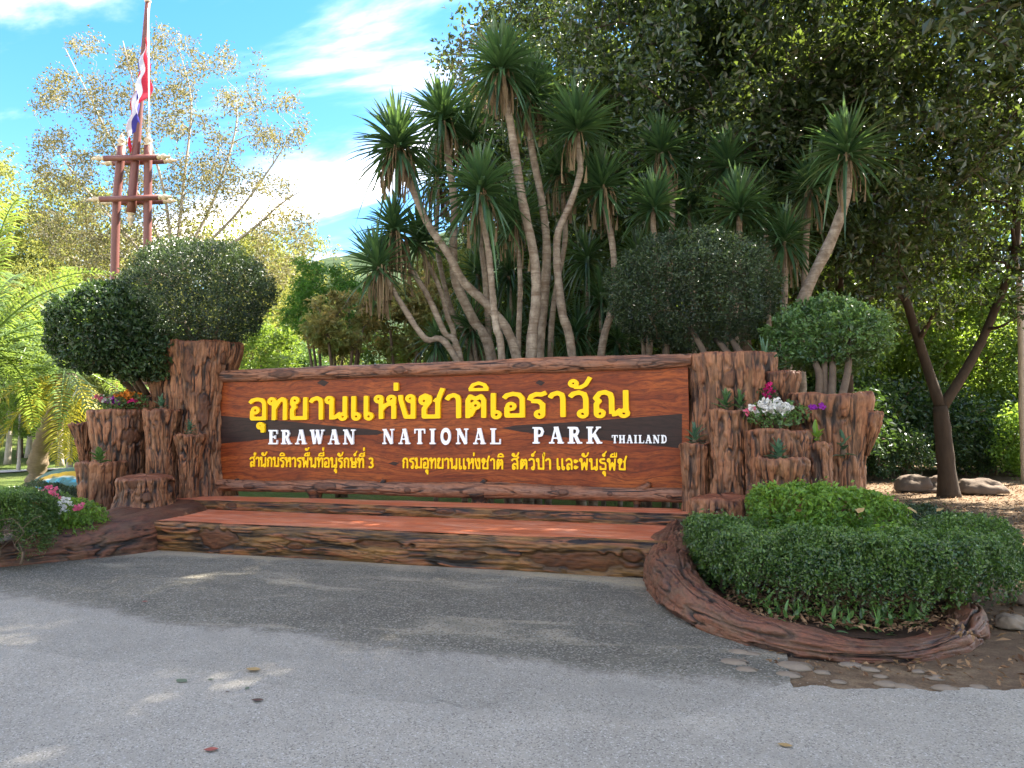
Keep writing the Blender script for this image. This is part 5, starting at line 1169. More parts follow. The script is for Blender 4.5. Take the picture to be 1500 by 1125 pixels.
# ---------------------------------------------------------------- big trees on the right
def XYZ(px, py, D, base):                     # a place in the picture at distance D, relative to a base
    return tuple(wp(px, py, D) - np.array(base))
GC = 'tall broadleaf trees shading the sign from the right'
base = np.array([4.13, 19.5, 0.0])
rt_ = lambda a, b, z: tuple(RT * a + FW0 * b + UPV * z)
A_ = empty('shade_tree', base, 'forked broadleaf tree rising from the stone ring on the bare dirt at the right', 'tree', GC)
mb = MB(); P0, R0 = trunk_mesh(mb, [(0, 0, -.05), rt_(-.05, 0, 1.0), rt_(-.12, 0, 2.1)], .205, .155, 14, .35, 14)
P1 = spline([P0[-1], rt_(-.32, .2, 3.2), rt_(-.75, .2, 4.8), rt_(-1.2, .3, 7.0), rt_(-1.2, .2, 9.5)], 16); R1 = np.linspace(.125, .06, 16); mb.tube(P1, R1, 10)
P2 = spline([P0[-1] - UPV * .1, rt_(.55, 0, 3.0), rt_(1.2, .1, 4.1), rt_(1.9, .1, 6.0), rt_(2.0, .1, 9.0)], 16); R2 = np.linspace(.125, .06, 16); mb.tube(P2, R2, 10)
mb.build('trunk', MAT['dark_trunk'], A_, loc=(0, 0, 0))
ells = [(rt_(-1.8, 0, 8.0), (4.2, 3.4, 3.4)), (rt_(2.6, .4, 8.6), (4.4, 3.4, 3.6)), (rt_(.2, -1, 11.5), (4.8, 4, 2.8)), (rt_(-2.2, -.5, 4.6), (2.2, 1.8, 1.3)), (rt_(2.6, -.5, 4.9), (2.0, 1.8, 1.2))]
cc = crown_centers(ells, 1150, 3, .25, -.3, .4)
lb = MB(); limbs(lb, [(P1[k], R1[k]) for k in range(3, 16)] + [(P2[k], R2[k]) for k in range(3, 16)], cc[::2], .2, wig=.15); lb.build('limbs', MAT['dark_trunk'], A_, loc=(0, 0, 0), kind='stuff')
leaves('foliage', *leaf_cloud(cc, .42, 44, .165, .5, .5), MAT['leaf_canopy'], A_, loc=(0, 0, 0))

b2 = wp(1085, 560, 16.6); b2[2] = 0
B_ = tree('shade_tree', b2, [(0, 0, 0), (.1, 0, 2.5), (.0, 0, 5), (.4, .2, 8.5)], .26, .13,
     [((-.6, -.5, 9.0), (4.6, 3.6, 3.6)), ((2.6, .0, 8.0), (3.6, 3.2, 3.2)), ((.4, 0, 13), (4.6, 4.2, 3.2)), ((-3.0, .5, 7.2), (2.3, 2.2, 1.9)), ((.5, .3, 5.6), (3.6, 1.6, 1.4)), ((2.0, -3.2, 14.5), (4.6, 3.6, 2.4))], 1500, 44, .165, .44, MAT['leaf_canopy'], MAT['dark_trunk'],  # last crown lobe added above the view to shade the road
     'tall dark broadleaf tree behind the dragon trees, crown filling the top middle', group=GC, seed=11, limb_every=2, shell=.3, ar=.5, wig=.16)
# its lower crown shows crooked bare limbs; a lighter tree leans in front of it
b3 = wp(1240, 560, 19.5); b3[2] = 0
tree('shade_tree', b3, [(0, 0, 0), (.05, 0, 3), (-.1, 0, 6), (.2, 0, 9.5)], .13, .08,
     [((0, 0, 8.4), (3.4, 3, 3.4)), ((1.2, .5, 5.6), (2.6, 2.2, 1.8)), ((-1.8, .2, 12), (3.2, 3, 2.6))], 420, 38, .155, .45, MAT['leaf_canopy'], MAT['dark_trunk'],
     'slim straight trunked tree left of the forked tree, standing in front of the thicket', group=GC, seed=17, limb_every=2, shell=.25, ar=.5)
# crowns that overhang from just outside the frame
O1 = tree('shade_tree', (7.6, 11.2, 0), [(0, 0, 0), (-.2, 0, 3), (-.8, .2, 6), (-1.8, .5, 9.5)], .30, .16,
     [((-1.5, 0, 8.6), (4.2, 4.0, 2.6)), ((-3.8, 1.5, 10.8), (4.4, 4.0, 3.0)), ((1.5, -1.5, 8.5), (3.5, 3.5, 3.0)), ((-1.5, -2.5, 11.5), (4.2, 3.8, 2.8)), ((-5.2, 1.6, 13.8), (5.6, 4.6, 2.2)), ((-1.0, 3.5, 13.5), (4.5, 3.5, 2.2))], 3000, 46, .165, .48, MAT['leaf_canopy'], MAT['dark_trunk'],  # high crown lobes added out of view to block sun dapples on the road
     'large broadleaf tree rooted beyond the right edge, its crown overhanging the top right corner', group=GC, seed=23, limb_every=2, shell=.25, ar=.5, thr=-.7)
copy_thing(B_, (-1.4, 20.5, 0), 3.7, 1.05, 'dark broadleaf tree in the row behind the dragon trees')

# thicket and lighter trees closing the view behind
GB = 'leafy trees of the thicket behind the dragon trees and the dirt yard'
T1 = tree('thicket_tree', tuple(wp(1130, 700, 25) * [1, 1, 0]), [(0, 0, 0), (.1, 0, 2.5), (0, .2, 6)], .14, .07,
     [((0, 0, 4.2), (3.0, 2.2, 3.4)), ((.6, 0, 8), (3.0, 2.4, 2.6)), ((-.8, 0, 1.6), (2.4, 1.8, 1.4))], 620, 46, .15, .6, MAT['leaf_bright'], MAT['trunk'],
     'bright backlit leafy tree right behind the far right stump', group=GB, seed=31, limb_every=3, ar=.55, shell=.3, thr=-.2, fr=.7)
T2 = tree('thicket_tree', tuple(wp(1010, 700, 24) * [1, 1, 0]), [(0, 0, 0), (-.1, 0, 2.8), (.2, .2, 7)], .16, .08,
     [((0, 0, 6.2), (3.4, 2.4, 3.2)), ((.2, 0, 10.5), (3.0, 2.6, 3.0)), ((0, 0, 2.4), (2.8, 1.8, 1.8))], 700, 46, .15, .6, MAT['leaf_canopy'], MAT['trunk'],
     'dark leafy tree of the thicket above the right end of the sign', group=GB, seed=37, limb_every=3, ar=.55, shell=.3, thr=-.2, fr=.7)
spots = [(T2, 770, 23, .9, 1.1, 'dark thicket tree behind the tallest pale dragon tree stems'), (T2, 880, 25, 2.2, 1.25, 'dark thicket tree behind the elbow-stemmed dragon tree'),
         (T1, 940, 30, .4, 1.3, 'bright thicket tree glimpsed left of the big right topiary'), (T2, 1080, 29, 4.1, 1.35, 'tall dark thicket tree above the big right topiary'),
         (T1, 1200, 27, 1.9, 1.0, 'bright thicket tree above the small round topiary'), (T1, 1270, 29, 5.2, 1.1, 'bright thicket tree just left of the slim straight trunk'),
         (T1, 1330, 30, 3.0, 1.15, 'bright thicket tree seen between the slim trunk and the forked trunk'), (T1, 1450, 27, .2, 1.05, 'bright green thicket tree right of the forked trunk'),
          (T1, 1400, 38, 1.2, 1.3, 'tall thicket tree far behind the forked trunk'),
         (T2, 1170, 38, 2.6, 1.7, 'tallest thicket tree behind the lone reddish dragon tree'), 
         (T2, 820, 34, 5.0, 1.25, 'far dark tree between the pale dragon tree stems'), (T1, 1010, 36, 2.0, 1.5, 'far bright tree over the right half of the sign'), (T1, 1680, 30, 5.5, 1.2, 'bright thicket tree beyond the right edge of the view'), (T2, 1850, 27, 1.5, 1.2, 'dark thicket tree well beyond the right edge')]
for src, px, D, rz, s_, lab in spots:
    copy_thing(src, tuple(wp(px, 690, D) * [1, 1, 0]), rz, s_, lab)
# undergrowth on the far side of the dirt yard
US = tree('undergrowth_bush', tuple(wp(1240, 700, 22.6) * [1, 1, 0]), [(0, 0, 0), (0, 0, .5)], .04, .02, [((0, 0, .75), (1.5, .9, .85))], 110, 60, .085, .36, MAT['leaf_dark'], MAT['trunk'],
     'dark bush on the far side of the yard, left of the slim trunk', 'bush', 'bushes along the far side of the dirt yard', 41, limb_every=2, ar=.6)
for px, D, rz, s_, lab in [(1180, 22, 1, 1.1, 'dark bush half hidden by the far right stump'), (1300, 23.5, 2, 1.0, 'dark bush just right of the slim trunk'), (1350, 24, 3.3, 1.05, 'dark bush just left of the forked trunk'),
                            (1120, 21.5, 4, 1.2, 'dark bush behind the right stump planter'), (1415, 24.5, 5, .9, 'dark bush just right of the forked trunk'), (1215, 24.5, 1.7, 1.9, 'tall dark bush behind the outermost cup of the right planter'), (1330, 25.5, 2.9, 1.9, 'tall dark bush left of the forked trunk, behind the lower ones'), (1270, 26.5, 4.6, 2.2, 'tallest dark bush, straight behind the slim trunk'), (1150, 25.5, .6, 2.0, 'tall dark bush behind the stems of the small round topiary')]:
    copy_thing(US, tuple(wp(px, 700, D) * [1, 1, 0]), rz, s_, lab)
UB = tree('undergrowth_bush', tuple(wp(1460, 700, 24.5) * [1, 1, 0]), [(0, 0, 0), (0, 0, .6)], .04, .02, [((0, 0, 1.1), (1.5, 1.0, 1.2))], 130, 60, .10, .4, MAT['leaf_lime'], MAT['trunk'],
     'bright green bush right of the forked trunk', 'bush', 'bushes along the far side of the dirt yard', 43, limb_every=2, ar=.6)
for px, D, rz, s_, lab in [(1520, 23, 1, 1.1, 'bright green bush at the right edge behind the pale trunk'), (1400, 27, 2, 1.2, 'bright green bush behind the forked trunk'), (1500, 28, 4, 1.6, 'tallest bright green bush in the right background'), (1590, 25, 3, 1.5, 'bright green bush just beyond the right edge'), (1700, 24, 5, 1.6, 'bright green bush farther beyond the right edge')]:
    copy_thing(UB, tuple(wp(px, 700, D) * [1, 1, 0]), rz, s_, lab)
q = wp(1503, 690, 21); q[2] = 0
tree('pale_trunk_tree', q, [(0, 0, 0), (0, 0, 2.2), (.05, 0, 5), (.1, 0, 9)], .11, .08, [((0, 0, 10), (2.2, 2, 2))], 90, 50, .14, .55, MAT['leaf_canopy'], MAT['pale_trunk'], 'slim pale trunk at the very right edge', group=GB, seed=45)

# ---------------------------------------------------------------- left background
GL_ = 'sunlit trees behind the lawn at the left'
q = wp(235, 640, 33) * [1, 1, 0]; q[2] = lawn_h(q[0], q[1])
def rp(px, py, D, off=0): v = wp(px, py, D) - q; return tuple(v)
BT = empty('sparse_tree', q, 'tall thin-leaved tree with bare pinkish twigs behind the flag mast', 'tree')
mb = MB(); P0, R0 = trunk_mesh(mb, [(0, 0, -.1), rp(240, 520, 33), rp(255, 400, 33)], .30, .22, 12, .2, 12)
st = []
for ends in ([(255, 400), (215, 310), (150, 180), (95, 70)], [(255, 400), (240, 280), (205, 160), (180, 60)], [(255, 400), (270, 260), (280, 150), (262, 70)], [(255, 400), (310, 300), (345, 190), (345, 130)],
             [(255, 400), (340, 320), (400, 240), (430, 190)], [(255, 400), (350, 350), (410, 300), (440, 280)], [(250, 420), (190, 350), (120, 270), (70, 200)]):
    Pq = spline([rp(x, y, 33 + .8 * i * (1 if ends[-1][0] % 20 else -1)) for i, (x, y) in enumerate(ends)], 16); Rq = np.linspace(.085, .018, 16); mb.tube(Pq, Rq, 7); st += [(Pq[k], Rq[k]) for k in range(4, 16)]
mb.build('trunk', MAT['pale_trunk'], BT, loc=(0, 0, 0))
cc = np.array([rp(x, y, 33 + RNG.normal() * 1.6) for x, y in [(RNG.uniform(50, 455), RNG.uniform(35, 420)) for _ in range(3400)] if ((x - 240) / 215) ** 2 + ((y - 260) / 215) ** 2 < 1 + .25 * math.sin(x * .05 + y * .03) and noise(np.array([[x / 30, y / 30, 0]]), 5)[0] > (-.35 if y > 180 else -.12)])
lb = MB(); limbs(lb, st, cc, .05, .008, 6, wig=.15, n=4); lb.build('twigs', MAT['pale_trunk'], BT, loc=(0, 0, 0), kind='stuff')
leaves('foliage', *leaf_cloud(cc, .50, 20, .13, .5, .3), MAT['leaf_sparse'], BT, loc=(0, 0, 0))

def ltree(px, D, hgt, wid, lmat, label, seed, n=520, per=42, L=.22, shellv=.3, trm='trunk', low=.12, thr=-.2):
    q = wp(px, 640, D) * [1, 1, 0]; q[2] = float(lawn_h(q[0], q[1])) - .05
    return tree('background_tree', q, [(0, 0, 0), (.1, 0, hgt * .25), (0, 0, hgt * .6)], .2, .08, [((0, 0, hgt * .62), (wid, wid * .8, hgt * .36)), ((wid * .3, 0, hgt * .38), (wid * .8, wid * .7, hgt * .24)), ((-wid * .35, 0, hgt * (low + .2)), (wid * .75, wid * .6, hgt * .2))],
                n, per, L, .75, MAT[lmat], MAT[trm], label, group=GL_, seed=seed, limb_every=3, shell=shellv, ar=.5, thr=thr, fr=.55)
Y1 = ltree(60, 44, 17.5, 5.2, 'leaf_yellow', 'yellow-green tree at the far left, its top just above the flag mast beams', 51, n=620)
Y2 = ltree(330, 42, 14.0, 5.2, 'leaf_yellow', 'yellow-green tree right of the flag mast, above the large left topiary', 53, n=620)
for px, D, rz, s_, lab, src in [(-60, 40, 1, 1.0, 'yellow-green tree at the left edge', Y1), (180, 50, 2.2, 1.0, 'yellow-green tree behind the flag mast', Y2), (415, 47, 3, .95, 'yellow-green tree sloping down to the gap of sky', Y2), (120, 47, 4, .95, 'yellow-green tree between the left palm and the flag mast', Y1),
                                 (250, 40, 5.3, .72, 'lower yellow-green tree just behind the large left topiary', Y2), (30, 36, 2.4, .62, 'lower yellow-green tree behind the palm fronds', Y1), (370, 34, 1.7, .78, 'yellow-green tree just right of the large left topiary', Y2), (205, 31, 4.4, .62, 'low yellow-green tree at the foot of the flag mast', Y2), (430, 38, .8, .62, 'low yellow-green tree left of the rounded green tree', Y2)]:
    w0 = wp(px, 640, D); copy_thing(src, (w0[0], w0[1], float(lawn_h(w0[0], w0[1])) - .05), rz, s_, lab)
# the lawn's own slim trees
SL = None
sl = [(12, 34, 'slim lawn tree at the left edge'), (42, 36, 'pale-trunked slim tree standing left on the lawn'), (72, 41, 'slim lawn tree seen just left of the palm trunk'), (90, 33, 'slim lawn tree just right of the palm trunk'), (103, 31, 'slim lawn tree nearest the left planter'),
      (28, 30, 'thin young staked tree on the lawn'), (128, 37, 'slim lawn tree half behind the left planter'), (-20, 33, 'slim lawn tree beyond the left edge'), (410, 36, 'slim lawn tree seen over the left end of the sign')]
for i, (px, D, lab) in enumerate(sl):
    w0 = wp(px, 650, D); z0_ = float(lawn_h(w0[0], w0[1])) - .03
    if SL is None:
        SL = tree('slim_tree', (w0[0], w0[1], z0_), [(0, 0, 0), (.05, 0, 1.5), (-.02, 0, 3.4), (.05, 0, 5.5)], .13, .06, [((0, 0, 4.3), (1.5, 1.4, 1.5)), ((.2, 0, 6), (1.8, 1.6, 1.3)), ((-.1, 0, 2.9), (.9, .8, .5))], 150, 40, .16, .42, MAT['leaf_bright'], MAT['pale_trunk'], lab, group='slim young trees on the lawn', seed=61, limb_every=2)
    else: copy_thing(SL, (w0[0], w0[1], z0_), i * 1.3, [1, 1, 1.1, .95, .9, .55, 1, 1, 1][i], lab)
# wood closing the lawn
fc = []
for _ in range(1500):
    px = random.uniform(-260, 720); D = random.uniform(54, 62); y_ = random.uniform(0, 1)
    w0 = wp(px, 640, D); fc.append((w0[0], w0[1], float(lawn_h(w0[0], w0[1])) + y_ * (5.5 + 1.5 * math.sin(px * .02))))
fc = np.array(fc); C, Nn, A, LL, WW, ti = leaf_cloud(fc, 1.1, 24, .42, .55, .3)
o = leaves('far_woodland', C, Nn, A, LL, WW, ti, MAT['leaf_canopy'], None, (0, 0, 0), 'stuff')
# trunks of that wood
ORD = 'first second third fourth fifth sixth seventh eighth ninth tenth eleventh twelfth thirteenth fourteenth fifteenth sixteenth seventeenth eighteenth'.split()
for i, px in enumerate([-6, 18, 35, 52, 66, 84, 96, 112, 125]):
    w0 = wp(px + random.uniform(-4, 4), 640, 52); z0_ = float(lawn_h(w0[0], w0[1]))
    o = MB(); o.tube(spline([(0, 0, -.1), (random.uniform(-.2, .2), 0, 3), (random.uniform(-.3, .3), 0, 7)], 8), np.linspace(.22, .12, 8), 7)
    t_ = empty('bare_trunk', (w0[0], w0[1], z0_), ORD[i] + ' bare dark trunk from the left at the edge of the wood above the lawn', 'tree', 'bare trunks at the edge of the wood')
    o.build('trunk', MAT['trunk'], t_, loc=(0, 0, 0))

# rounded and bronze trees seen over the sign
def px_tree(name, px, py0, py1, wpx, D, lmat, label, seed, n, per, L, cr, group=None, stems=5, ar=.4, cat='tree', up=.5):
    q = wp(px, 640, D) * [1, 1, 0]; top = wp(px, py0, D)[2]; bot = wp(px, py1, D)[2]; w_ = wpx / FPX * D / 2
    root = empty(name, q, label, cat, group)
    c_ = np.array([0, 0, (top + bot) / 2]); rad = np.array([w_, w_ * .8, (top - bot) / 2])
    cc = crown_centers([(c_, rad)], n, seed, .55, -.35, 1.2); cc = cc[cc[:, 2] > bot - .1]
    mb = MB(); st = []
    for k in range(stems):
        a = random.uniform(0, 6.28); e = np.array([math.cos(a) * w_ * .5, math.sin(a) * w_ * .4, bot + .3 * (top - bot)]); P = spline([(math.cos(a) * .1, math.sin(a) * .1, 0), e * [.4, .4, .5], e], 8); R = np.linspace(.06, .03, 8); mb.tube(P, R, 6); st += [(P[j], R[j]) for j in range(4, 8)]
    limbs(mb, st, cc[::3], .04, .008, 5, n=4); mb.build('stems', MAT['trunk'], root, loc=(0, 0, 0))
    leaves('foliage', *leaf_cloud(cc, cr, per, L, ar, up), MAT[lmat], root, loc=(0, 0, 0))
    return root
px_tree('rounded_tree', 478, 376, 505, 142, 21, 'leaf_pine', 'rounded dense green tree seen over the left half of the sign', 71, 260, 60, .11, .24, ar=.25, up=.9)
px_tree('bronze_tree', 500, 425, 520, 120, 17.5, 'leaf_bronze', 'small bronze-leaved tree in front of the rounded green one', 73, 90, 34, .15, .26, ar=.42)
px_tree('bronze_tree', 590, 395, 525, 150, 18.5, 'leaf_bronze', 'bronze-leaved tree behind the lowest leftmost dragon tree stems', 75, 170, 36, .15, .28, ar=.42)
px_tree('bronze_tree', 655, 350, 525, 130, 20.0, 'leaf_yellow', 'yellowish small tree behind the left dragon tree stems', 77, 200, 40, .13, .3, ar=.45)
px_tree('flowering_tree', 712, 8, 190, 120, 20.0, 'leaf_sparse', 'thin flowering tree top behind the tallest dragon tree head', 79, 160, 10, .11, .3, ar=.5, stems=4)
px_tree('yard_shrub', 395, 470, 560, 90, 24, 'leaf_bright', 'light green shrub seen over the left end of the sign board', 81, 120, 40, .12, .3)
px_tree('yard_shrub', 560, 480, 560, 110, 24, 'leaf_bright', 'light green shrub low behind the bronze trees', 83, 120, 40, .12, .3)
px_tree('yard_shrub', 450, 500, 560, 100, 26, 'leaf_fresh', 'green shrub under the rounded green tree', 85, 120, 40, .12, .3)

# palms
MAT['palm_trunk'] = plain('ringed_palm_trunk', (0.21, 0.155, 0.105), 0.9, 0.2, 0.5, 8, 1.0, (1, 1, 2.5))
def palm(base, crown_z, lean, nf, Lf, label, seed, tr=.2, old=5, leaflet=.42, lw=.022):
    rs = np.random.default_rng(seed); base = np.asarray(base, float)
    root = empty('feather_palm', base, label, 'palm', 'feather palms left of the sign'); top = base + [lean[0], lean[1], crown_z]
    P = spline([base + [0, 0, -.1], base + [lean[0] * .15, lean[1] * .15, crown_z * .35], base + [lean[0] * .75, lean[1] * .75, crown_z * .72], top], 40)
    R = tr * (1 + .10 * np.sin(np.arange(40) * 1.9) + .08 * rs.normal(size=40)); R[:5] *= 1.15
    mb = MB(); mb.tube(P, R, 14); mb.build('trunk', MAT['palm_trunk'], root)
    for part, cnt, mat_, el0 in (('frond', nf, 'palm', None), ('old_frond', old, 'palm_old', -.5)):
        for k in range(cnt):
            az = k * 2.39996 + rs.uniform(-.2, .2) + seed
            el = (1.25 - 1.45 * k / cnt) if el0 is None else el0 + rs.uniform(-.3, .3)
            L = Lf * rs.uniform(.85, 1.1) * (1 if el0 is None else .7); s = np.linspace(0, 1, 26)
            out = np.array([math.cos(az), math.sin(az), 0]); ee = el - 1.55 * s ** 1.5 * (1 if el > 0 else .6)
            step = L / 25; pts = top + np.concatenate([[np.zeros(3)], np.cumsum((np.cos(ee)[:, None] * out + np.sin(ee)[:, None] * UPV)[:-1] * step, 0)])
            T = unit(np.gradient(pts, axis=0)); side = np.cross(T, UPV); side = unit(side); nn = np.cross(side, T)
            fb = MB(); fb.tube(pts, np.linspace(.03, .006, 26), 4, cap=False); fb.A[-1] = np.full(len(fb.V[-1]), .8)
            m = 46; t = np.linspace(.10, .99, m); pi_ = np.stack([np.interp(t, s, pts[:, i]) for i in range(3)], 1); Ti = np.stack([np.interp(t, s, T[:, i]) for i in range(3)], 1); Si = np.stack([np.interp(t, s, side[:, i]) for i in range(3)], 1); Ni = np.stack([np.interp(t, s, nn[:, i]) for i in range(3)], 1)
            ll = leaflet * np.sin(np.clip(t * 1.05, 0, 1) * math.pi) ** .55 + .06
            for sg in (-1, 1):
                d = unit(Si * sg + Ti * .55 + Ni * rs.uniform(.0, .6, m)[:, None] + rs.normal(size=(m, 3)) * .06)
                w = unit(np.cross(d, Ni)) * lw
                mid = pi_ + d * (ll * .5)[:, None]; tip = pi_ + d * ll[:, None] - UPV * (ll * rs.uniform(.15, .45, m))[:, None]
                V = np.stack([pi_ - w * .5, pi_ + w * .5, mid + w, mid - w, tip], 1).reshape(-1, 3); kk = 5 * np.arange(m)[:, None]
                tt = np.repeat(np.clip(.5 + .25 * rs.normal(size=m), 0, 1), 5)
                fb.add(V, kk + np.array([[0, 1, 2, 3]]), tt); fb.F3.append(kk + np.array([[3, 2, 4]]) + fb.n - len(V))
            mb_leaves(fb, part if part == 'frond' else 'yellow_frond', MAT[mat_], root)
    return root
q = wp(52, 694, 20.5); q[2] = 0
t_ = wp(100, 545, 20.0)
palm(q, t_[2], (t_[0] - q[0], t_[1] - q[1]), 30, 4.6, 'feather palm with a knobbly leaning trunk left of the left planter', 3, .24, 7)
q = wp(-40, 694, 15.5); q[2] = 0; palm(q, 3.4, (.1, 0), 26, 4.2, 'feather palm just beyond the left edge, fronds reaching into the view', 6, .24, 0)
q = wp(385, 694, 22); q[2] = 0; palm(q, 2.0, (.0, 0), 22, 3.3, 'low feather palm showing over the left end of the sign board', 11, .2, 0)

# ---------------------------------------------------------------- flag mast and flag
D = 25.5; mbase = wp(196, 640, D) * [1, 1, 0]
mast = empty('flag_mast', mbase, 'tall brown mast held by three posts and paired cross beams with gilded finials', 'flagpole')
def fin(mb, p, ax, s=1.0):
    mb.lathe(p, [(.10 * s, -.02), (.13 * s, .03), (.10 * s, .07), (.07 * s, .10), (.12 * s, .17), (.13 * s, .22), (.07 * s, .29), (.05 * s, .33), (.07 * s, .37), (.0, .48)], 12, ax)
for (x0, y0, x1, y1, x2, y2) in [(169, 345, 178, 215, 167, 640), (216, 345, 217, 214, 215, 640)]:
    a = wp(x0, y0, D); b_2 = wp(x1, y1, D); g_ = wp(x2, y2, D); g_[2] = -.1
    mb = MB(); mb.tube(spline([g_, a, b_2], 12), [.14] * 12, 12); mb.build('post', MAT['post'], mast)
    mb = MB(); fin(mb, b_2, (0, 0, 1), 1.1); mb.build('finial', MAT['gold'], mast)
a, b_2 = wp(192, 312, D - .05), wp(216.5, 3, D - .05)
mb = MB(); mb.tube(spline([a, (a + b_2) / 2, b_2], 14), np.linspace(.155, .085, 14), 12); mb.build('pole', MAT['post'], mast)
mb = MB(); fin(mb, a, (0, 0, -1), 1.1); mb.build('finial', MAT['gold'], mast); mb = MB(); fin(mb, b_2, (0, 0, 1), .9); mb.build('finial', MAT['gold'], mast)
for (x0, y0, x1, y1, dd) in [(153, 232, 231, 230, -.28), (166, 239, 241, 236, .28), (147, 292, 233, 289, -.28), (166, 297, 240, 295, .28)]:
    a, b_2 = wp(x0, y0, D + dd), wp(x1, y1, D + dd)
    mb = MB(); mb.tube([a, b_2], [.098, .098], 12); mb.build('cross_beam', MAT['post'], mast)
    for p, s_ in ((a, -1), (b_2, 1)): mb = MB(); fin(mb, p, unit(b_2 - a) * s_, .82); mb.build('finial', MAT['gold'], mast)
mb = MB(); 
for dx in (0, 2.2): mb.tube([wp(216.5 + dx * .3, 12, D - .25), wp(218 + dx, 222, D - .25)], [.012, .012], 5)
mb.build('halyard', MAT['white'], mast)
# limp striped flag
def flag_mat():
    m, nt, b, out = newmat('striped_flag_cloth'); n = N(nt); t = n.attr('stripe')
    c_ = n.ramp(t, [(0, (.62, .03, .06)), (1 / 6, (.80, .80, .82)), (2 / 6, (.06, .055, .30)), (4 / 6, (.80, .80, .82)), (5 / 6, (.62, .03, .06))], 'CONSTANT')
    n.put(c_, b.inputs['Base Color']); b.inputs['Roughness'].default_value = .8
    tr = n.node('ShaderNodeBsdfTranslucent'); n.put(c_, tr.inputs['Color']); mx = n.node('ShaderNodeMixShader'); mx.inputs[0].default_value = .35
    nt.links.new(b.outputs[0], mx.inputs[1]); nt.links.new(tr.outputs[0], mx.inputs[2]); nt.links.new(mx.outputs[0], out.inputs[0]); return m
MAT['flag'] = flag_mat()
n1_, n2_ = 60, 60; Pp, Qq = np.meshgrid(np.linspace(0, 1, n1_), np.linspace(0, 1, n2_), indexing='ij')
hp = np.array([wp(212.5 - 5.5 * p, 52 + 62 * p, D - .22) for p in np.linspace(0, 1, n1_)])
drop = 105 / FPX * D
X = hp[:, None, :] + 0 * Qq[..., None]
side = (-.62 * Qq ** .6 * (.35 + .65 * Pp) + .42 * Qq ** .8 * (1 - Pp) ** 3) ; side = side * .75; fold = .13 * np.sin(Pp * 11 + Qq * 2.5) * Qq ** .5 + .05 * np.sin(Qq * 17 + Pp * 5)
V = X + RT * (side + fold * .5)[..., None] + FW0 * (fold + .1 * Qq)[..., None] - UPV * (drop * Qq * (.85 + .2 * Pp))[..., None]
me = mesh_np('flag', V.reshape(-1, 3), gridfaces(n1_, n2_), True, {'stripe': Pp.ravel()})
o = link('flag', me, MAT['flag']); tag(o, 'limp red, white and blue striped flag hanging down the brown mast', 'flag')

# ---------------------------------------------------------------- painted mound, rocks, stones, fallen leaves
def mural_mat():
    m, nt, b, out = newmat('painted_boulder'); n = N(nt); v = n.obj()
    sep_ = n.node('ShaderNodeSeparateXYZ'); n.put(v, sep_.inputs[0])
    d = n.math('SQRT', n.math('ADD', n.math('POWER', n.math('MULTIPLY', n.math('SUBTRACT', sep_.outputs[0], .35), .85), 2), n.math('POWER', n.math('MULTIPLY', sep_.outputs[2], 1.55), 2)))
    w_ = n.math('ADD', d, n.math('MULTIPLY', n.noise(v, 3, 3), .16))
    c_ = n.ramp(w_, [(0.0, (.75, .78, .74)), (.28, (.7, .74, .72)), (.36, (.08, .20, .12)), (.46, (.06, .30, .50)), (.66, (.08, .38, .62)), (.80, (.66, .66, .6)), (.85, (.62, .36, .04)), (.97, (.60, .40, .05)), (1.0, (.07, .14, .14))], 'CONSTANT')
    c_ = n.mix(n.ramp(n.noise(v, 1.8, 3), [(.55, g3(0)), (.6, g3(.8))]), c_, (.08, .16, .13)); n.put(c_, b.inputs['Base Color']); b.inputs['Roughness'].default_value = .6
    return m
MAT['mural'] = mural_mat()
def boulder(name, loc, sx, sy, sz, mat, label, cat, seed, group=None, n=40, rough=.42, cut=-.3):
    u, w_ = np.meshgrid(np.linspace(0, 2 * math.pi, n, endpoint=False), np.linspace(-math.pi / 2, math.pi / 2, n // 2), indexing='ij')
    d = np.stack([np.cos(u) * np.cos(w_), np.sin(u) * np.cos(w_), np.sin(w_)], -1)
    r_ = 1 + rough * (fbm(d * 1.6 + seed, seed, 3) + .25 * np.abs(noise(d * 4, seed + 2)))
    V = d * r_[..., None] * np.array([sx, sy, sz]); V[..., 2] = np.maximum(V[..., 2], cut * sz)
    k = n // 2; F = gridfaces(n, k); V = V.reshape(-1, 3)
    i = np.arange(k - 1); F = np.concatenate([F, np.stack([(n - 1) * k + i, (n - 1) * k + i + 1, i + 1, i], 1)[:, [0, 3, 2, 1]]])
    o = link(name, mesh_np(name, V, F[:, ::-1]), mat, None, tuple(loc)); return tag(o, label, cat, group)
q = wp(108, 714, 17.5); boulder('painted_boulder', (q[0], q[1], .1), 1.05, .8, .66, MAT['mural'], 'low boulder painted blue, white and yellow on the lawn behind the left planter', 'painted rock', 3, n=80, rough=.12)
GR = 'rocks ringing the forked tree'
for px, py, D, s, z, lab in [(1340, 716, 18.4, (.42, .3, .28), .12, 'leftmost rock of the ring round the forked tree'), (1372, 724, 18.2, (.34, .25, .15), .06, 'small low rock just left of the forked trunk'), (1405, 728, 18.2, (.40, .28, .15), .06, 'low rock in front of the forked trunk'),
                           (1438, 735, 17.6, (.50, .34, .27), .12, 'largest rock, right of the forked trunk'), (1378, 712, 19.0, (.28, .2, .25), .12, 'rock touching the left foot of the forked trunk')]:
    q = wp(px, py, D); boulder('rock', (q[0], q[1], z), *s, MAT['rock'], lab, 'rock', int(px), GR)
q = gp(1480, 922); boulder('rock', (q[0], q[1], .04), .11, .09, .08, MAT['stone'], 'tan rock lying on the sunlit dirt at the right edge, beside the hedge', 'rock', 9)
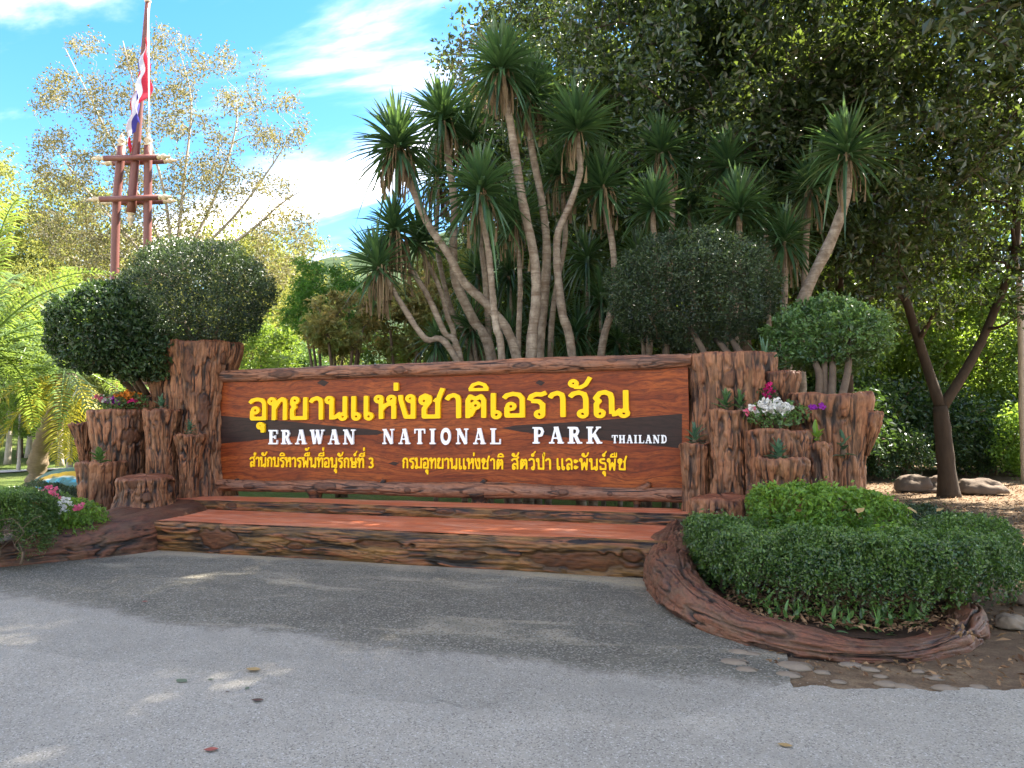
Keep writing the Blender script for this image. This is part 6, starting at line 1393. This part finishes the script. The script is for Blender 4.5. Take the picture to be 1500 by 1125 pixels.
q = gp(1496, 886); boulder('rock', (q[0], q[1], .04), .11, .09, .08, MAT['rock'], 'dark rock behind the tan one at the right edge', 'rock', 12)
GS = 'flat stones set in the dirt along the curling kerb'
lst = sorted([(1082, 957, .10), (1102, 960, .08), (1076, 972, .11), (1095, 983, .09), (1165, 978, .13), (1155, 990, .09), (1228, 1000, .05), (1248, 976, .09), (1275, 982, .07), (1300, 1004, .08), (1325, 1008, .08), (1370, 994, .07), (1385, 1010, .09), (1435, 1008, .06), (1128, 994, .04), (1345, 985, .05), (1290, 992, .05), (1205, 986, .06)])
for i, (px, py, s) in enumerate(lst):
    q = gp(px, py); boulder('stone', (q[0], q[1], .004), s * .9, s * .62, s * .22, MAT['stone'], ORD[i] + ' flat stone from the left in the dirt between curling kerb and road', 'stone', 30 + i, GS, n=18, rough=.3)
# leaf litter on the dirt
def litter(name, n, pos, L=.07, mat='litter', zf=lambda x, y: .01):
    C = np.array([pos() for _ in range(n)]); C = np.column_stack([C, [zf(x, y) + random.uniform(.004, .02) for x, y in C]])
    Nn = unit(rdir(n) * .45 + [0, 0, 1]); A = rdir(n); A[:, 2] *= .3
    return leaves(name, C, Nn, unit(A), L * (1 + .35 * RNG.normal(size=n).clip(-1.5, 2)), L * .5, RNG.random(n), MAT[mat], None, (0, 0, 0), 'stuff', fold=.35)
def yard():
    while True:
        x, y = random.uniform(.2, 9), random.uniform(5.4, 24)
        if x - 1.6 > 0 or y > 10.8 or (x > .3 and y < 5.75 and y > 5.35): return x, y
litter('leaf_litter', 9000, yard)
litter('leaf_litter', 2200, lambda: (random.uniform(-.3, 1.4), random.uniform(6.0, 8.6)), .06, zf=lambda x, y: .13)
litter('leaf_litter', 260, lambda: (random.uniform(.0, 3.6), random.uniform(5.3, 6.0)), .045)
def grit():
    x = random.uniform(-9.5, .4); return x, random.uniform(4.9, 7.95)
C = np.array([(*grit(), .008) for _ in range(7000)]); mbn = len(C); sz = .004 + .008 * RNG.random(mbn) ** 3
tet = np.array([[1, 0, 0], [-.5, .87, 0], [-.5, -.87, 0], [0, 0, .8]]); V = (C[:, None, :] + tet[None] * sz[:, None, None] * (.7 + .6 * RNG.random((mbn, 4, 1)))).reshape(-1, 3)
k4 = 4 * np.arange(mbn)[:, None]; F = np.concatenate([k4 + np.array([[a, b, 3]]) for a, b in ((0, 1), (1, 2), (2, 0))])
link('loose_grit', mesh_np('loose_grit', V, F, False), MAT['stone'], None, (0, 0, 0), 'stuff')
def fallen(px, py, L, col, label, curl=.4, ang=0.0, group='fallen leaves lying on the road'):
    q = gp(px, py); n = 9; V = []
    s = np.linspace(-1, 1, n); w_ = (1 - np.abs(s) ** 1.8) * .30
    for a, w in zip(s, w_):
        for t in (-1, -.5, 0, .5, 1): V.append((a * L / 2, t * w * L, L * (.10 * a * a * curl + .35 * curl * abs(t) ** 1.5 * w) + .003))
    V = np.array(V); c2, s2 = math.cos(ang), math.sin(ang); V[:, :2] = V[:, :2] @ np.array([[c2, s2], [-s2, c2]])
    o = link('fallen_leaf', mesh_np('fallen_leaf', V, gridfaces(n, 5)), col, None, (q[0], q[1], .014)); tag(o, label, 'leaf', group)
MAT['dry_red'] = plain('dry_red_leaf', (.26, .07, .05), .7, .3, .4, 30); MAT['dry_tan'] = plain('dry_tan_leaf', (.30, .20, .08), .7, .3, .4, 30); MAT['dry_green'] = plain('grey_green_leaf', (.09, .12, .07), .7, .3, .4, 30); MAT['dry_dark'] = plain('dark_brown_leaf', (.07, .035, .025), .7, .3, .4, 30)
fallen(309, 1104, .075, MAT['dry_red'], 'curled reddish leaf lying nearest the bottom of the view', .8, .4)
fallen(371, 986, .11, MAT['dry_tan'], 'tan curled leaf, the upper of the two larger leaves left of centre', 1.0, .1)
fallen(377, 1031, .075, MAT['dry_dark'], 'dark brown folded leaf below the tan one', 1.0, .3)
fallen(266, 1001, .10, MAT['dry_green'], 'flat grey-green leaf left of the tan one', .2, -.2)
fallen(308, 999, .04, MAT['dry_green'], 'small grey-green leaf fragment between the flat leaf and the tan one', .3, 1)
fallen(362, 1012, .045, MAT['dry_green'], 'small dull leaf fragment just under the tan leaf', .3, 2)
fallen(333, 1017, .03, MAT['dry_dark'], 'tiny brown leaf crumb left of the dark folded leaf', .3, .6)
fallen(1150, 1097, .075, MAT['dry_tan'], 'pale brown leaf near the bottom right corner of the road', .5, -.1)
fallen(748, 1048, .025, MAT['dry_dark'], 'tiny dark leaf crumb near the middle of the road', .3, .6)
fallen(212, 884, .06, MAT['dry_red'], 'small reddish leaf on the dark apron below the left end of the bench', .6, .2)
for (x, y, L, m_), lb_ in zip([(1262, 792, .10, 'dry_tan'), (1337, 795, .12, 'dry_tan'), (1238, 803, .08, 'dry_dark'), (1171, 789, .08, 'dry_tan'), (1380, 803, .07, 'dry_tan')], ('pale dry leaf on the right hedge below the middle of the lime shrub', 'largest pale dry leaf on the right hedge, below the right end of the lime shrub', 'dark brown dry leaf on the right hedge below the lime shrub', 'leftmost pale dry leaf on top of the right hedge', 'rightmost pale dry leaf on top of the right hedge')):
    q = wp(x, y, 6.9); q[2] = .83
    V = np.array([(-L, -L * .5, 0), (0, -L * .7, .01), (L, 0, .02), (.1 * L, L * .7, .015), (-.8 * L, L * .5, .03)])
    me = bpy.data.meshes.new('fallen_leaf'); me.from_pydata([tuple(v * .5) for v in V], [], [(0, 1, 3, 4), (1, 2, 3)]); me.update()
    o = link('fallen_leaf', me, MAT[m_], None, (q[0], q[1], q[2])); o.rotation_euler = (.3, -.3, x * .1); tag(o, lb_, 'leaf', 'dry leaves caught on the hedge')
print('TRIS', sum(len(o.data.loops) - 2*len(o.data.polygons) for o in bpy.data.objects if o.type=='MESH'), len(bpy.data.objects))
